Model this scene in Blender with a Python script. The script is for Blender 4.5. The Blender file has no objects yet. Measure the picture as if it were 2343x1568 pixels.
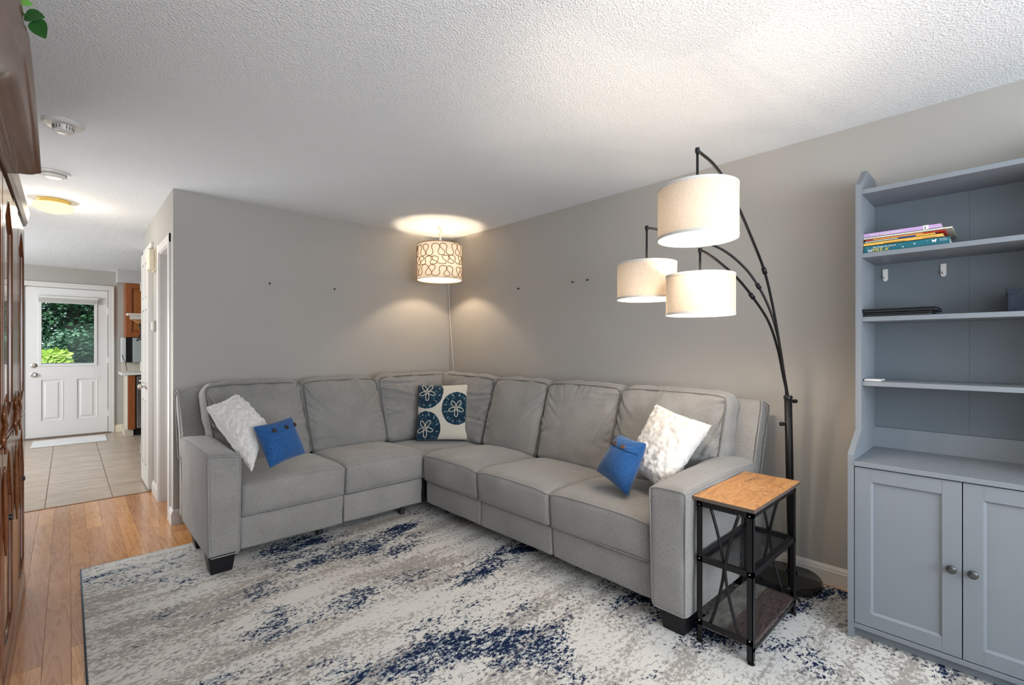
import bpy, bmesh, math, random
from mathutils import Vector, Matrix, noise
R = random.Random(7)
scene = bpy.context.scene
COL = scene.collection
PI = math.pi

# ------------------------------------------------------------------ camera
cam = bpy.data.cameras.new('camera'); cam.sensor_width = 36; cam.lens = 1077/2343*36
cam.shift_y = (796.6-784)/2343; cam.clip_start = .05; cam.clip_end = 200
co = bpy.data.objects.new('camera', cam); COL.objects.link(co)
co.location = (0, 0, 1.28); co.rotation_euler = (PI/2, 0, -math.radians(43.343))
scene.camera = co
# ------------------------------------------------------------------ colour management
vs = scene.view_settings
scene.display_settings.display_device = 'sRGB'
vs.view_transform = 'Standard'; vs.look = 'None'; vs.gamma = 1; vs.use_curve_mapping = False
vs.exposure = 0.26
# ------------------------------------------------------------------ world, sun, window and fill light
w = bpy.data.worlds.new('sky'); scene.world = w; w.use_nodes = True
bg = w.node_tree.nodes['Background']; bg.inputs[0].default_value = (.75, .86, 1, 1); bg.inputs[1].default_value = 1.3

def light(name, kind, loc, rot=(0, 0, 0), energy=100, col=(1, 1, 1), **kw):
    l = bpy.data.lights.new(name, kind); l.energy = energy; l.color = col
    for k, v in kw.items(): setattr(l, k, v)
    o = bpy.data.objects.new(name, l); COL.objects.link(o); o.location = loc; o.rotation_euler = rot
    return o
sun = light('sun', 'SUN', (0, 0, 10), energy=4.5, col=(1, .96, .88), angle=.01)
sun.rotation_euler = Vector((.25, .45, -.85)).to_track_quat('-Z', 'Y').to_euler()

def area(name, loc, d, sx, sy, e, col, spread=PI):
    o = light(name, 'AREA', loc, energy=e, col=col, shape='RECTANGLE', size=sx, size_y=sy, spread=spread)
    o.rotation_euler = Vector(d).to_track_quat('-Z', 'Y').to_euler()
    return o
# daylight entering through the living room windows behind the camera, and the kitchen window
area('window_daylight_rear', (1.1, -1.83, 1.45), (-.15, 1, 0.16), 2.3, 1.35, 86, (.82, .91, 1))
area('window_daylight_side', (-.56, -.85, 1.45), (1, .6, 0), 1.3, 1.35, 17, (.80, .90, 1))
# fill added behind the camera to lift the ceiling, like a bounced flash
area('ceiling_bounce_fill', (.5, -1.2, 1.1), (-.05, .9, 1), .9, .9, 15, (.96, .98, 1))
area('hall_fill', (-.60, 4.30, 1.35), (1, -.15, .3), .8, 1.7, 27, (.97, .98, 1))  # added fill for the far end; no window stands in the wall here
area('kitchen_window_daylight', (-2.45, 7.3, 1.5), (1, 0, -.1), 1.6, 1.1, 95, (.93, .97, 1))

# ------------------------------------------------------------------ node helpers
def newmat(name, col=(.5, .5, .5), rough=.6, metal=0, spec=.5, **kw):
    m = bpy.data.materials.new(name); m.use_nodes = True
    b = m.node_tree.nodes['Principled BSDF']
    b.inputs['Base Color'].default_value = (*col, 1); b.inputs['Roughness'].default_value = rough
    b.inputs['Metallic'].default_value = metal; b.inputs['Specular IOR Level'].default_value = spec
    for k, v in kw.items(): b.inputs[k.replace('_', ' ')].default_value = v
    return m
class G:
    """small node graph helper"""
    def __init__(s, m): s.m = m; s.t = m.node_tree; s.b = s.t.nodes.get('Principled BSDF')
    def n(s, typ, ins=None, **kw):
        nd = s.t.nodes.new('ShaderNode'+typ)
        for k, v in kw.items(): setattr(nd, k, v)
        for k, v in (ins or {}).items(): s.set(nd.inputs[k], v)
        return nd
    def set(s, inp, v):
        if isinstance(v, bpy.types.NodeSocket): s.t.links.new(v, inp)
        elif isinstance(v, bpy.types.Node): s.t.links.new(v.outputs[0], inp)
        else: inp.default_value = v
    def coord(s, scale=(1, 1, 1), which='Object', loc=None):
        c = s.n('TexCoord'); mp = s.n('Mapping', {'Vector': c.outputs[which], 'Scale': scale})
        if loc is not None: s.set(mp.inputs['Location'], loc)
        return mp.outputs[0]
    def noise(s, vec, scale=5, detail=3, rough=.5, dist=0):
        return s.n('TexNoise', {'Vector': vec, 'Scale': scale, 'Detail': detail, 'Roughness': rough, 'Distortion': dist}).outputs[0]
    def ramp(s, fac, stops, interp='LINEAR'):
        r = s.n('ValToRGB', {'Fac': fac}); e = r.color_ramp.elements; r.color_ramp.interpolation = interp
        while len(e) < len(stops): e.new(.5)
        for el, (p, c) in zip(e, stops):
            el.position = p; el.color = (*c, 1) if len(c) == 3 else c
        return r.outputs[0]
    def mix(s, fac, a, b, typ='MIX'):
        x = s.n('Mix', data_type='RGBA', blend_type=typ)
        s.set(x.inputs[0], fac); s.set(x.inputs[6], a if not isinstance(a, tuple) else (*a, 1)[:4]); s.set(x.inputs[7], b if not isinstance(b, tuple) else (*b, 1)[:4])
        return x.outputs[2]
    def math(s, op, a, b=0, c=0, clamp=False):
        x = s.n('Math', operation=op, use_clamp=clamp); s.set(x.inputs[0], a); s.set(x.inputs[1], b); s.set(x.inputs[2], c)
        return x.outputs[0]
    def bump(s, h, strength=.5, dist=.01, normal=None):
        x = s.n('Bump', {'Height': h, 'Strength': strength, 'Distance': dist})
        if normal: s.set(x.inputs['Normal'], normal)
        s.set(s.b.inputs['Normal'], x); return x.outputs[0]
    def color(s, v): s.set(s.b.inputs['Base Color'], v)

# ------------------------------------------------------------------ materials
M = {}
def m_wall():
    m = newmat('wall_paint', (.40, .378, .345), .75, spec=.25); g = G(m)
    v = g.coord(); g.bump(g.noise(v, 260, 3), .12, .002)
    g.color(g.mix(g.noise(v, 1.5, 2), (.378, .362, .334), (.402, .386, .356)))
    return m
M['wall'] = m_wall()
def m_ceil():
    m = newmat('stipple_ceiling', (.80, .82, .84), .9, spec=.1); g = G(m)
    v = g.coord(); wob = g.n('TexNoise', {'Vector': v, 'Scale': 60.0, 'Detail': 2.0})
    v2 = g.n('VectorMath', {0: v, 1: g.n('VectorMath', {0: wob.outputs[1], 'Scale': .012}, operation='SCALE').outputs[0]}, operation='ADD').outputs[0]
    d = g.n('TexVoronoi', {'Vector': v2, 'Scale': 98.0, 'Randomness': 1.0}, feature='F1').outputs[0]
    dab = g.ramp(d, [(.12, (1, 1, 1)), (.50, (0, 0, 0))]); b = g.noise(v, 160, 3, .6)
    h = g.math('ADD', dab, g.math('MULTIPLY', g.ramp(b, [(.4, (0, 0, 0)), (.65, (1, 1, 1))]), .8))
    g.bump(h, .62, .0034); return m
M['ceiling'] = m_ceil()
M['white'] = newmat('white_semigloss_paint', (.64, .62, .59), .35)
M['door_white'] = newmat('door_white_paint', (.70, .69, .68), .4)
M['cream'] = newmat('cream_paint', (.72, .64, .5), .45)
M['black'] = newmat('black_metal', (.007, .007, .008), .42, spec=.3)
M['blackmat'] = newmat('black_matte', (.01, .01, .011), .7)
M['darkfoot'] = newmat('dark_wood_foot', (.008, .007, .009), .4, spec=.3)
M['nickel'] = newmat('brushed_nickel', (.55, .52, .48), .28, 1)
M['steel'] = newmat('stainless_steel', (.55, .55, .56), .22, 1)
M['brass'] = newmat('brass', (.75, .55, .2), .3, 1)
M['marble'] = newmat('black_marble', (.012, .011, .01), .12, spec=.6)
def marb():
    g = G(M['marble']); v = g.coord(); n = g.noise(v, 45, 5, .7)
    g.color(g.ramp(n, [(.0, (.01, .009, .008)), (.64, (.014, .012, .01)), (.74, (.07, .06, .045)), (.8, (.16, .15, .13))]))
marb()

def fabric(name, dark, lite, scale=420, bump=.35, rough=.95, sheen=.25, thread=None):
    m = newmat(name, lite, rough, spec=.15); g = G(m); m.node_tree.nodes['Principled BSDF'].inputs['Sheen Weight'].default_value = sheen
    v = g.coord(); n1 = g.noise(v, scale, 2, .7); n2 = g.noise(v, scale*.33, 2); n3 = g.noise(v, 5, 3)
    f = g.math('ADD', g.math('MULTIPLY', n1, .65), g.math('MULTIPLY', n2, .35))
    c = g.ramp(f, [(.36, dark), (.62, lite)])
    c = g.mix(g.ramp(n3, [(.3, (0, 0, 0)), (.7, (.35, .35, .35))]), c, tuple(x*.82 for x in dark))
    if thread:
        a = g.n('TexWave', {'Vector': v, 'Scale': 110, 'Distortion': 2.5, 'Detail': 2}, bands_direction='Z').outputs[1]
        sx = g.noise(g.coord((14, 14, 340)), 1.0, 3, .8); sy = g.noise(g.coord((320, 320, 12)), 1.0, 3, .8)
        t = g.math('MAXIMUM', g.ramp(sx, [(.6, (0, 0, 0)), (.72, (1, 1, 1))]), g.ramp(sy, [(.6, (0, 0, 0)), (.72, (1, 1, 1))]))
        c = g.mix(g.math('MULTIPLY', t, .55), c, thread)
    g.color(c); g.bump(f, bump, .0015); return m
M['sofa'] = fabric('grey_heather_upholstery', (.18, .173, .164), (.355, .343, .328), 560)
M['piping'] = newmat('piping_cord_fabric', (.15, .145, .135), .9, spec=.1)
M['blue'] = fabric('blue_slub_linen', (.010, .055, .17), (.022, .10, .28), 300, .5, thread=(.16, .32, .62))
M['fur'] = fabric('white_plush', (.60, .57, .53), (.82, .79, .75), 200, .9, sheen=.5)
M['furback'] = newmat('white_cushion_back_cloth', (.66, .63, .58), .9)
M['cushion_cream'] = fabric('cream_linen', (.56, .51, .43), (.70, .65, .56), 300, .25)
M['navy_cord'] = newmat('navy_piping', (.008, .015, .04), .8)

# rug -----------------------------------------------------------
def m_rug():
    m = newmat('abstract_rug_pile', (.6, .6, .58), .95, spec=.1); g = G(m)
    v1 = g.coord((1, 1, 1))
    big = g.noise(g.coord((.62, 1, 1), loc=(.7, .35, 0)), 2.3, 2, .5, .5)        # large clusters
    mid = g.noise(g.coord((.45, 1, 1)), 10, 3, .6, .3)
    fine = g.noise(g.coord((.68, 1, 1)), 70, 5, .8, .2)
    fine2 = g.noise(g.coord((.62, 1, 1), loc=(3, 7, 0)), 80, 4, .8)
    streak = g.noise(g.coord((.22, 1.3, 1), loc=(1, 2, 0)), 6.5, 3, .6)
    wash = g.noise(g.coord((.6, 1, 1), loc=(5, 2, 0)), 2.2, 2)
    gs = g.math('ADD', g.math('ADD', g.math('MULTIPLY', streak, .78), g.math('MULTIPLY', fine, 1.36)), g.math('MULTIPLY', wash, .36))
    gm = g.n('MapRange', {'Value': gs, 'From Min': 1.255, 'From Max': 1.30}).outputs[0]
    cream = g.mix(fine2, (.58, .57, .54), (.74, .72, .67))
    base = g.mix(gm, cream, (.36, .335, .31))
    f2 = g.math('ADD', g.math('MULTIPLY', big, 1.1), g.math('ADD', g.math('MULTIPLY', mid, .55), g.math('MULTIPLY', fine2, 1.0)))
    teal = g.n('MapRange', {'Value': f2, 'From Min': 1.475, 'From Max': 1.50}).outputs[0]
    c = g.mix(g.math('MULTIPLY', teal, .7), base, (.15, .24, .30))
    f3 = g.math('ADD', g.math('MULTIPLY', big, 1.15), g.math('ADD', g.math('MULTIPLY', mid, .55), g.math('MULTIPLY', fine, 1.3)))
    sx_ = g.n('SeparateXYZ', {0: v1}).outputs[0]
    f3 = g.math('ADD', f3, g.math('MULTIPLY', g.math('SUBTRACT', sx_, 1.45), .06))
    navy = g.n('MapRange', {'Value': f3, 'From Min': 1.622, 'From Max': 1.642}).outputs[0]
    c = g.mix(navy, c, (.007, .018, .058))
    g.color(c)
    g.bump(g.noise(v1, 500, 2), .5, .003); return m
M['rug'] = m_rug()
M['rugedge'] = newmat('rug_edge_binding', (.10, .16, .22), .9)

def wood(name, stops, axis='Y', scale=1.0, rough=.35, rnd=.25, ring=9, coat=0, grain=.6, gscale=1.0):
    m = newmat(name, stops[1], rough); g = G(m)
    sc = {'X': (.9, 9, 9), 'Y': (9, .9, 9), 'Z': (9, 9, .9)}[axis]
    oi = g.n('ObjectInfo')
    off = g.n('VectorMath', {0: g.n('CombineXYZ', {'X': oi.outputs['Random'], 'Y': oi.outputs['Random'], 'Z': oi.outputs['Random']}).outputs[0], 1: (37, 53, 29)}, operation='MULTIPLY').outputs[0]
    v = g.coord(tuple(s*scale for s in sc), loc=off)
    n = g.noise(v, ring*.12, 3, .55, 1.2)
    wv = g.math('FRACT', g.math('MULTIPLY', n, 9*gscale))
    wv = g.ramp(wv, [(0, (0, 0, 0)), (.55, (.35, .35, .35)), (.9, (1, 1, 1)), (1, (0, 0, 0))])
    pores = g.noise(g.coord(tuple(s*scale*6 for s in sc), loc=off), 3, 3, .7)
    f = g.math('ADD', g.math('MULTIPLY', wv, .5*grain), g.math('MULTIPLY', pores, .5))
    c = g.ramp(f, [(.2, stops[0]), (.45, stops[1]), (.75, stops[2])])
    hs = g.n('HueSaturation', {'Color': c, 'Value': g.math('ADD', 1-rnd/2, g.math('MULTIPLY', oi.outputs['Random'], rnd)), 'Hue': g.math('ADD', .494, g.math('MULTIPLY', oi.outputs['Random'], .012))})
    g.color(hs.outputs[0]); g.bump(f, .12, .002)
    g.b.inputs['Coat Weight'].default_value = coat; g.b.inputs['Coat Roughness'].default_value = .12
    return m
M['oakfloor'] = wood('oak_floor_strip', [(.60, .30, .12), (.50, .215, .072), (.33, .125, .038)], 'Y', .8, .26, .4, coat=.6)
M['oak'] = wood('oak_cabinet', [(.33, .105, .022), (.25, .07, .014), (.15, .038, .008)], 'Z', 1.2, .35, .1)
M['cherry'] = wood('dark_cherry_gloss', [(.19, .062, .016), (.13, .040, .011), (.085, .026, .008)], 'Z', 1.1, .25, .1, coat=.35, grain=.4)
M['cornice'] = wood('dark_cornice_gloss', [(.15, .062, .028), (.10, .040, .018), (.055, .021, .010)], 'Y', 1.1, .3, .1, coat=.15, grain=.4)
M['cornice'].node_tree.nodes['Principled BSDF'].inputs['Specular IOR Level'].default_value = .25

def m_tabletop(name, a, b, c, axis='X', knots=True):
    m = newmat(name, b, .42); g = G(m)
    sc = (1.6, 9, 9) if axis == 'X' else (9, 1.6, 9)
    v = g.coord(sc); n = g.noise(v, 1.6, 4, .6, 1.0); bl = g.noise(g.coord((3.5, 9, 9)), 1.0, 3, .6)
    w_ = g.math('FRACT', g.math('MULTIPLY', n, 7))
    col = g.ramp(g.math('ADD', g.math('MULTIPLY', w_, .35), g.math('MULTIPLY', n, .6)), [(.22, a), (.5, b), (.85, tuple(x*.8 for x in c))])
    if knots:
        bl = g.noise(g.coord((9, 18, 9), loc=(2, 5, 0)), 1.0, 4, .65, .8)
        col = g.mix(g.ramp(bl, [(.54, (0, 0, 0)), (.66, (.6, .6, .6)), (.75, (.9, .9, .9))]), col, tuple(x*.28 for x in c))
    g.color(col); return m
M['rustic'] = m_tabletop('rustic_brown_top', (.62, .34, .14), (.52, .25, .09), (.36, .15, .05))
M['rusticedge'] = newmat('rustic_edge', (.10, .075, .06), .6)
def m_lower():
    m = newmat('rustic_two_tone_shelf', (.1, .08, .07), .45); g = G(m)
    v = g.coord((2, 13, 9)); n = g.noise(v, 1.5, 4, .6, 1.2); w_ = g.math('FRACT', g.math('MULTIPLY', n, 9))
    tc = g.n('TexCoord'); sp = g.n('SeparateXYZ', {0: tc.outputs['Object']})
    a = g.ramp(w_, [(.2, (.10, .072, .065)), (.9, (.035, .022, .02))]); b = g.ramp(g.noise(g.coord((6, 12, 9)), 2, 4, .65), [(.35, (.075, .07, .06)), (.65, (.19, .18, .155))])
    g.color(g.mix(g.math('GREATER_THAN', sp.outputs[1], .83), a, b)); return m
M['rusticlow'] = m_lower()

def m_tile():
    m = newmat('stone_look_tile', (.4, .33, .27), .3); g = G(m)
    oi = g.n('ObjectInfo'); off = g.n('CombineXYZ', {'X': g.math('MULTIPLY', oi.outputs['Random'], 17), 'Y': g.math('MULTIPLY', oi.outputs['Random'], 31), 'Z': 0.0}).outputs[0]
    n = g.noise(g.coord((4, 9, 1), loc=off), 1, 6, .68, .8)
    g.color(g.ramp(n, [(.3, (.33, .25, .19)), (.5, (.43, .345, .27)), (.7, (.55, .46, .38))])); g.bump(n, .15, .003); return m
M['tile'] = m_tile()
M['grout'] = newmat('grout', (.20, .13, .09), .9)
M['subfloor'] = newmat('dark_subfloor', (.06, .03, .015), .9)
def m_grey():
    m = newmat('grey_cabinet_paint', (.195, .218, .243), .42, spec=.4); g = G(m)
    g.bump(g.noise(g.coord(), 500, 2), .06, .001); return m
M['grey'] = m_grey()
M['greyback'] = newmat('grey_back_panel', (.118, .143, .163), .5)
M['greygap'] = newmat('dark_gap', (.02, .02, .022), .8)
M['knob'] = newmat('pewter_knob', (.11, .115, .12), .3, .9)
M['counter'] = newmat('white_countertop', (.72, .72, .7), .3)
M['backsplash'] = newmat('beige_backsplash', (.60, .54, .46), .5)

def shade_mat(name, col, trans=.5, weave=True, gloss=.0):
    m = bpy.data.materials.new(name); m.use_nodes = True; g = G(m); t = m.node_tree; t.nodes.remove(g.b)
    out = t.nodes['Material Output']
    if weave:
        n1 = g.noise(g.coord((60, 60, 600)), 1, 3, .8); n2 = g.noise(g.coord((420, 420, 40)), 1, 3, .8)
        f = g.math('MULTIPLY', g.math('ADD', n1, n2), .5)
        c = g.ramp(f, [(.36, tuple(x*.78 for x in col)), (.6, col)])
    else: c = (*col, 1)
    d = g.n('BsdfDiffuse', {'Color': c}); tr = g.n('BsdfTranslucent', {'Color': c})
    mx = g.n('MixShader', {0: trans, 1: d, 2: tr}); t.links.new(mx.outputs[0], out.inputs[0]); return m
M['linen'] = shade_mat('linen_lampshade', (.66, .56, .45), .045)
M['drumcloth'] = shade_mat('ivory_drum_shade', (.90, .80, .64), .06, False)
M['lining'] = newmat('white_shade_lining', (.95, .93, .9), .6)
M['trimcloth'] = newmat('grey_white_shade_trim', (.55, .55, .52), .8)
M['squiggle'] = newmat('tan_printed_cord', (.36, .19, .07), .7)
def emit(name, col, s):
    m = bpy.data.materials.new(name); m.use_nodes = True; g = G(m); t = m.node_tree; t.nodes.remove(g.b)
    e = g.n('Emission', {'Color': (*col, 1), 'Strength': s}); t.links.new(e.outputs[0], t.nodes['Material Output'].inputs[0]); return m
M['bulb'] = emit('warm_bulb', (1, .80, .58), 420)
M['bulbw'] = emit('neutral_bulb', (1, .84, .66), 205)
M['dome'] = emit('lit_glass_dome', (1, .80, .50), 1.25)
def m_glass():
    m = bpy.data.materials.new('window_glass'); m.use_nodes = True; g = G(m); t = m.node_tree; t.nodes.remove(g.b)
    tr = g.n('BsdfTransparent', {'Color': (.9, .95, .93, 1)}); gl = g.n('BsdfGlossy', {'Roughness': .02}); fr = g.n('Fresnel', {'IOR': 1.1})
    mx = g.n('MixShader', {0: fr, 1: tr, 2: gl}); t.links.new(mx.outputs[0], t.nodes['Material Output'].inputs[0]); return m
M['glass'] = m_glass()
M['cabglass'] = newmat('bronze_cabinet_glass', (.22, .125, .07), .10, spec=1.0, Coat_Weight=1.0)

# ------------------------------------------------------------------ mesh helpers
def tag(o, label=None, cat=None, group=None, kind=None):
    if label: o['label'] = label
    if cat: o['category'] = cat
    if group: o['group'] = group
    if kind: o['kind'] = kind
    return o
def obj(name, me, mat=None, parent=None, smooth=False):
    if mat is not None:
        me.materials.clear(); me.materials.append(M[mat] if isinstance(mat, str) else mat)
    if smooth:
        for p in me.polygons: p.use_smooth = True
    o = bpy.data.objects.new(name, me); COL.objects.link(o)
    if parent is not None:
        o.parent = parent; o.matrix_parent_inverse = mw(parent).inverted()
    return o
def mw(o):
    m = Matrix.LocRotScale(o.location, o.rotation_euler, o.scale)
    if o.parent: m = mw(o.parent) @ o.matrix_parent_inverse @ m
    return m
def thing(name, loc, label, cat, group=None):
    e = bpy.data.objects.new(name, None); COL.objects.link(e); e.location = loc; e.empty_display_size = .1
    return tag(e, label, cat, group)
def bm_mesh(name, bm):
    me = bpy.data.meshes.new(name); bm.normal_update(); bm.to_mesh(me); bm.free(); return me
def add_box(bm, x0, x1, y0, y1, z0, z1, bev=0, seg=1):
    vs = [bm.verts.new((x, y, z)) for x in (x0, x1) for y in (y0, y1) for z in (z0, z1)]
    fs = [bm.faces.new([vs[i] for i in f]) for f in ((0, 1, 3, 2), (4, 6, 7, 5), (0, 4, 5, 1), (2, 3, 7, 6), (0, 2, 6, 4), (1, 5, 7, 3))]
    if bev:
        es = list({e for f in fs for e in f.edges})
        bmesh.ops.bevel(bm, geom=es, offset=bev, segments=seg, affect='EDGES', profile=.5)
def box(name, b, mat, parent=None, bev=0, seg=1, smooth=False):
    bm = bmesh.new(); bs = b if isinstance(b, list) else [b]
    for q in bs: add_box(bm, *q, bev, seg)
    bmesh.ops.recalc_face_normals(bm, faces=bm.faces)
    return obj(name, bm_mesh(name, bm), mat, parent, smooth)
def frame_axes(t, up=Vector((0, 0, 1))):
    t = t.normalized(); 
    if abs(t.dot(up)) > .98: up = Vector((1, 0, 0))
    a = t.cross(up).normalized(); b = a.cross(t).normalized(); return a, b
def add_tube(bm, pts, r, n=8, closed=False, caps=True):
    pts = [Vector(p) for p in pts]; N = len(pts); rings = []
    a = b = None
    for i, p in enumerate(pts):
        if closed: t = pts[(i+1) % N]-pts[i-1]
        else: t = pts[min(i+1, N-1)]-pts[max(i-1, 0)]
        t.normalize()
        if a is None: a, b = frame_axes(t)
        else:
            a = (a-t*a.dot(t)).normalized(); b = t.cross(a)*-1; b = a.cross(t)
        rr = r[i] if isinstance(r, (list, tuple)) else r
        rings.append([bm.verts.new(p+(a*math.cos(2*PI*k/n)+b*math.sin(2*PI*k/n))*rr) for k in range(n)])
    for i in range(N if closed else N-1):
        A, B = rings[i], rings[(i+1) % N]
        for k in range(n):
            try: bm.faces.new((A[k], A[(k+1) % n], B[(k+1) % n], B[k]))
            except ValueError: pass
    if caps and not closed:
        bm.faces.new(rings[0]); bm.faces.new(rings[-1][::-1])
def tube(name, pts, r, mat, parent=None, n=8, closed=False):
    bm = bmesh.new(); ps = pts if isinstance(pts[0], list) else [pts]
    for p in ps: add_tube(bm, p, r, n, closed)
    bmesh.ops.recalc_face_normals(bm, faces=bm.faces)
    return obj(name, bm_mesh(name, bm), mat, parent, True)
def add_lathe(bm, prof, c, n=40, axis='Z', closed=False, caps=True):
    c = Vector(c); rings = []
    for r, h in prof:
        ring = []
        for k in range(n):
            a = 2*PI*k/n; x, y = r*math.cos(a), r*math.sin(a)
            v = {'Z': (x, y, h), 'X': (h, x, y), 'Y': (x, h, y)}[axis]
            ring.append(bm.verts.new(c+Vector(v)))
        rings.append(ring)
    m = len(rings)
    for i in range(m if closed else m-1):
        A, B = rings[i], rings[(i+1) % m]
        for k in range(n): bm.faces.new((A[k], A[(k+1) % n], B[(k+1) % n], B[k]))
    if not closed and caps:
        if prof[0][0] > 1e-4: bm.faces.new(rings[0][::-1])
        if prof[-1][0] > 1e-4: bm.faces.new(rings[-1])
def lathe(name, prof, c, mat, parent=None, n=40, axis='Z', closed=False, smooth=True, caps=True):
    bm = bmesh.new(); add_lathe(bm, prof, c, n, axis, closed, caps)
    bmesh.ops.remove_doubles(bm, verts=bm.verts, dist=1e-5)
    bmesh.ops.recalc_face_normals(bm, faces=bm.faces)
    o = obj(name, bm_mesh(name, bm), mat, parent, smooth)
    if smooth: o.data.set_sharp_from_angle(angle=math.radians(40))
    return o
def prism(name, poly, axis, a, b, mat, parent=None, bev=0):
    """polygon in the plane across AXIS, extruded from a to b"""
    bm = bmesh.new()
    def P(u, v, h): return {'X': (h, u, v), 'Y': (u, h, v), 'Z': (u, v, h)}[axis]
    A = [bm.verts.new(P(u, v, a)) for u, v in poly]; B = [bm.verts.new(P(u, v, b)) for u, v in poly]
    fs = [bm.faces.new(A), bm.faces.new(B[::-1])]
    n = len(poly)
    for i in range(n): bm.faces.new((A[i], A[(i+1) % n], B[(i+1) % n], B[i]))
    if bev: bmesh.ops.bevel(bm, geom=[e for e in bm.edges], offset=bev, segments=2, affect='EDGES')
    bmesh.ops.recalc_face_normals(bm, faces=bm.faces)
    return obj(name, bm_mesh(name, bm), mat, parent)
def text(name, s, size, loc, rot, mat, parent=None, ext=.0004, align='LEFT'):
    c = bpy.data.curves.new(name+'_font', 'FONT'); c.body = s; c.size = size; c.extrude = ext; c.align_x = align; c.resolution_u = 3
    t = bpy.data.objects.new(name, c); COL.objects.link(t)
    bpy.context.view_layer.update()
    me = bpy.data.meshes.new_from_object(t.evaluated_get(bpy.context.evaluated_depsgraph_get()))
    bpy.data.objects.remove(t); me.transform(Matrix.LocRotScale(Vector(loc), rot, Vector((1, 1, 1))))
    return obj(name, me, mat, parent)

# ================================================================== SETTING
CZ = 2.44
def struct(o): o['kind'] = 'structure'; return o
fl = struct(box('floor', [(-1.2, 3.2, -2.0, 5.27, -.06, -.012)], 'subfloor'))
fl_k = struct(box('floor_kitchen', [(-2.6, 3.2, 5.27, 9.45, -.06, -.0012)], 'grout'))
# oak strips
pi_ = 0
x = -1.2
while x < 3.12:
    w_ = .0865
    y = -2.0 + R.uniform(-.8, 0)
    while y < 5.27:
        L = R.uniform(.75, 1.5)
        y0, y1 = max(y, -2.0), min(y+L, 5.268)
        if y1-y0 > .02:
            if y1 > 5.0: y1 = 5.268; L = 9
            bm = bmesh.new(); g_ = .0003; bv = .0006
            add_box(bm, x+g_, x+w_-g_, y0+g_, y1-g_, -.012, 0)
            top = [e for e in bm.edges if all(v.co.z > -.001 for v in e.verts)]
            bmesh.ops.bevel(bm, geom=top, offset=bv, segments=1, affect='EDGES')
            bmesh.ops.recalc_face_normals(bm, faces=bm.faces)
            obj('plank', bm_mesh('plank', bm), 'oakfloor', fl)
        y += L
    x += w_
# kitchen tiles, pitch .413 x .45
tme = None
for i in range(-4, 5):
    for j in range(0, 10):
        x0 = -.134+i*.415; y0 = 5.275+j*.452
        if x0 < -1.9 or x0 > 1.6: continue
        if tme is None:
            bm = bmesh.new(); add_box(bm, .003, .412, .0035, .4485, -.01, 0)
            top = [e for e in bm.edges if all(v.co.z > -.001 for v in e.verts)]
            bmesh.ops.bevel(bm, geom=top, offset=.0008, segments=1, affect='EDGES'); bmesh.ops.recalc_face_normals(bm, faces=bm.faces)
            tme = bm_mesh('tile', bm); tme.materials.append(M['tile'])
        o = bpy.data.objects.new('tile', tme); COL.objects.link(o); o.parent = fl_k; o.location = (x0, y0, 0)
struct(box('trim_1', (-1.2, .70, 5.255, 5.280, -.004, .0035), newmat('oak_threshold', (.22, .10, .04), .35), bev=.002))
struct(box('ceiling', (-2.6, 3.2, -2.0, 9.5, CZ, CZ+.08), 'ceiling'))
struct(box('wall_right', (3.0, 3.12, -2.0, 4.30, 0, CZ), 'wall'))
struct(box('wall_back', (.556, 3.0, 4.17, 4.29, 0, CZ), 'wall'))
struct(box('wall_hall', [(.5562, .676, 4.2902, 4.345, 0, CZ), (.5562, .676, 4.87, 5.93, 0, CZ), (.5562, .676, 4.345, 4.87, 2.075, CZ)], 'wall'))
struct(box('wall_closet', [(1.5, 1.6, 4.29, 5.93, 0, CZ), (.676, 1.5, 5.83, 5.93, 0, CZ)], 'wall'))
# rear wall with a wide window opening and side wall
struct(box('wall_rear', [(-1.2, -.1, -2.0, -1.88, 0, CZ), (2.3, 3.0, -2.0, -1.88, 0, CZ), (-.1, 2.3, -2.0, -1.88, 0, .75), (-.1, 2.3, -2.0, -1.88, 2.12, CZ)], 'wall'))
struct(box('wall_left', [(-.72, -.62, -1.88, 5.0, 0, CZ)], 'wall'))
struct(box('wall_kitchen_left', [(-2.6, -2.5, 5.0, 9.5, 0, CZ), (-2.6, -.72, 4.9, 5.0, 0, CZ)], 'wall'))
# window frame behind camera
struct(box('window_1', [(-.1, 2.3, -1.93, -1.885, .75, .80), (-.1, 2.3, -1.93, -1.885, 2.07, 2.12), (-.1, -.05, -1.93, -1.885, .8, 2.07), (2.25, 2.3, -1.93, -1.885, .8, 2.07), (1.08, 1.12, -1.93, -1.885, .8, 2.07)], 'white'))
# baseboards with a moulded profile
def base_prof(t0, d, h=.105, th=.014):
    return [(t0, 0), (t0+d*th, 0), (t0+d*th, h*.72), (t0+d*th*.75, h*.78), (t0+d*th*.75, h*.84), (t0+d*th*.35, h*.95), (t0+d*th*.2, h), (t0, h)]
struct(prism('baseboard_right', base_prof(3.0, -1), 'Y', -1.88, 4.17, 'white'))
struct(prism('baseboard_back', base_prof(4.17, -1), 'X', .5562, 3.0, 'white'))
struct(prism('baseboard_hall', base_prof(.556, -1), 'Y', 4.1555, 4.285, 'white'))
struct(prism('baseboard_hall_far', base_prof(.556, -1), 'Y', 4.935, 5.24, 'white'))
struct(prism('baseboard_hall_end', base_prof(.556, -1, .13), 'Y', 5.875, 5.944, 'white'))
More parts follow.
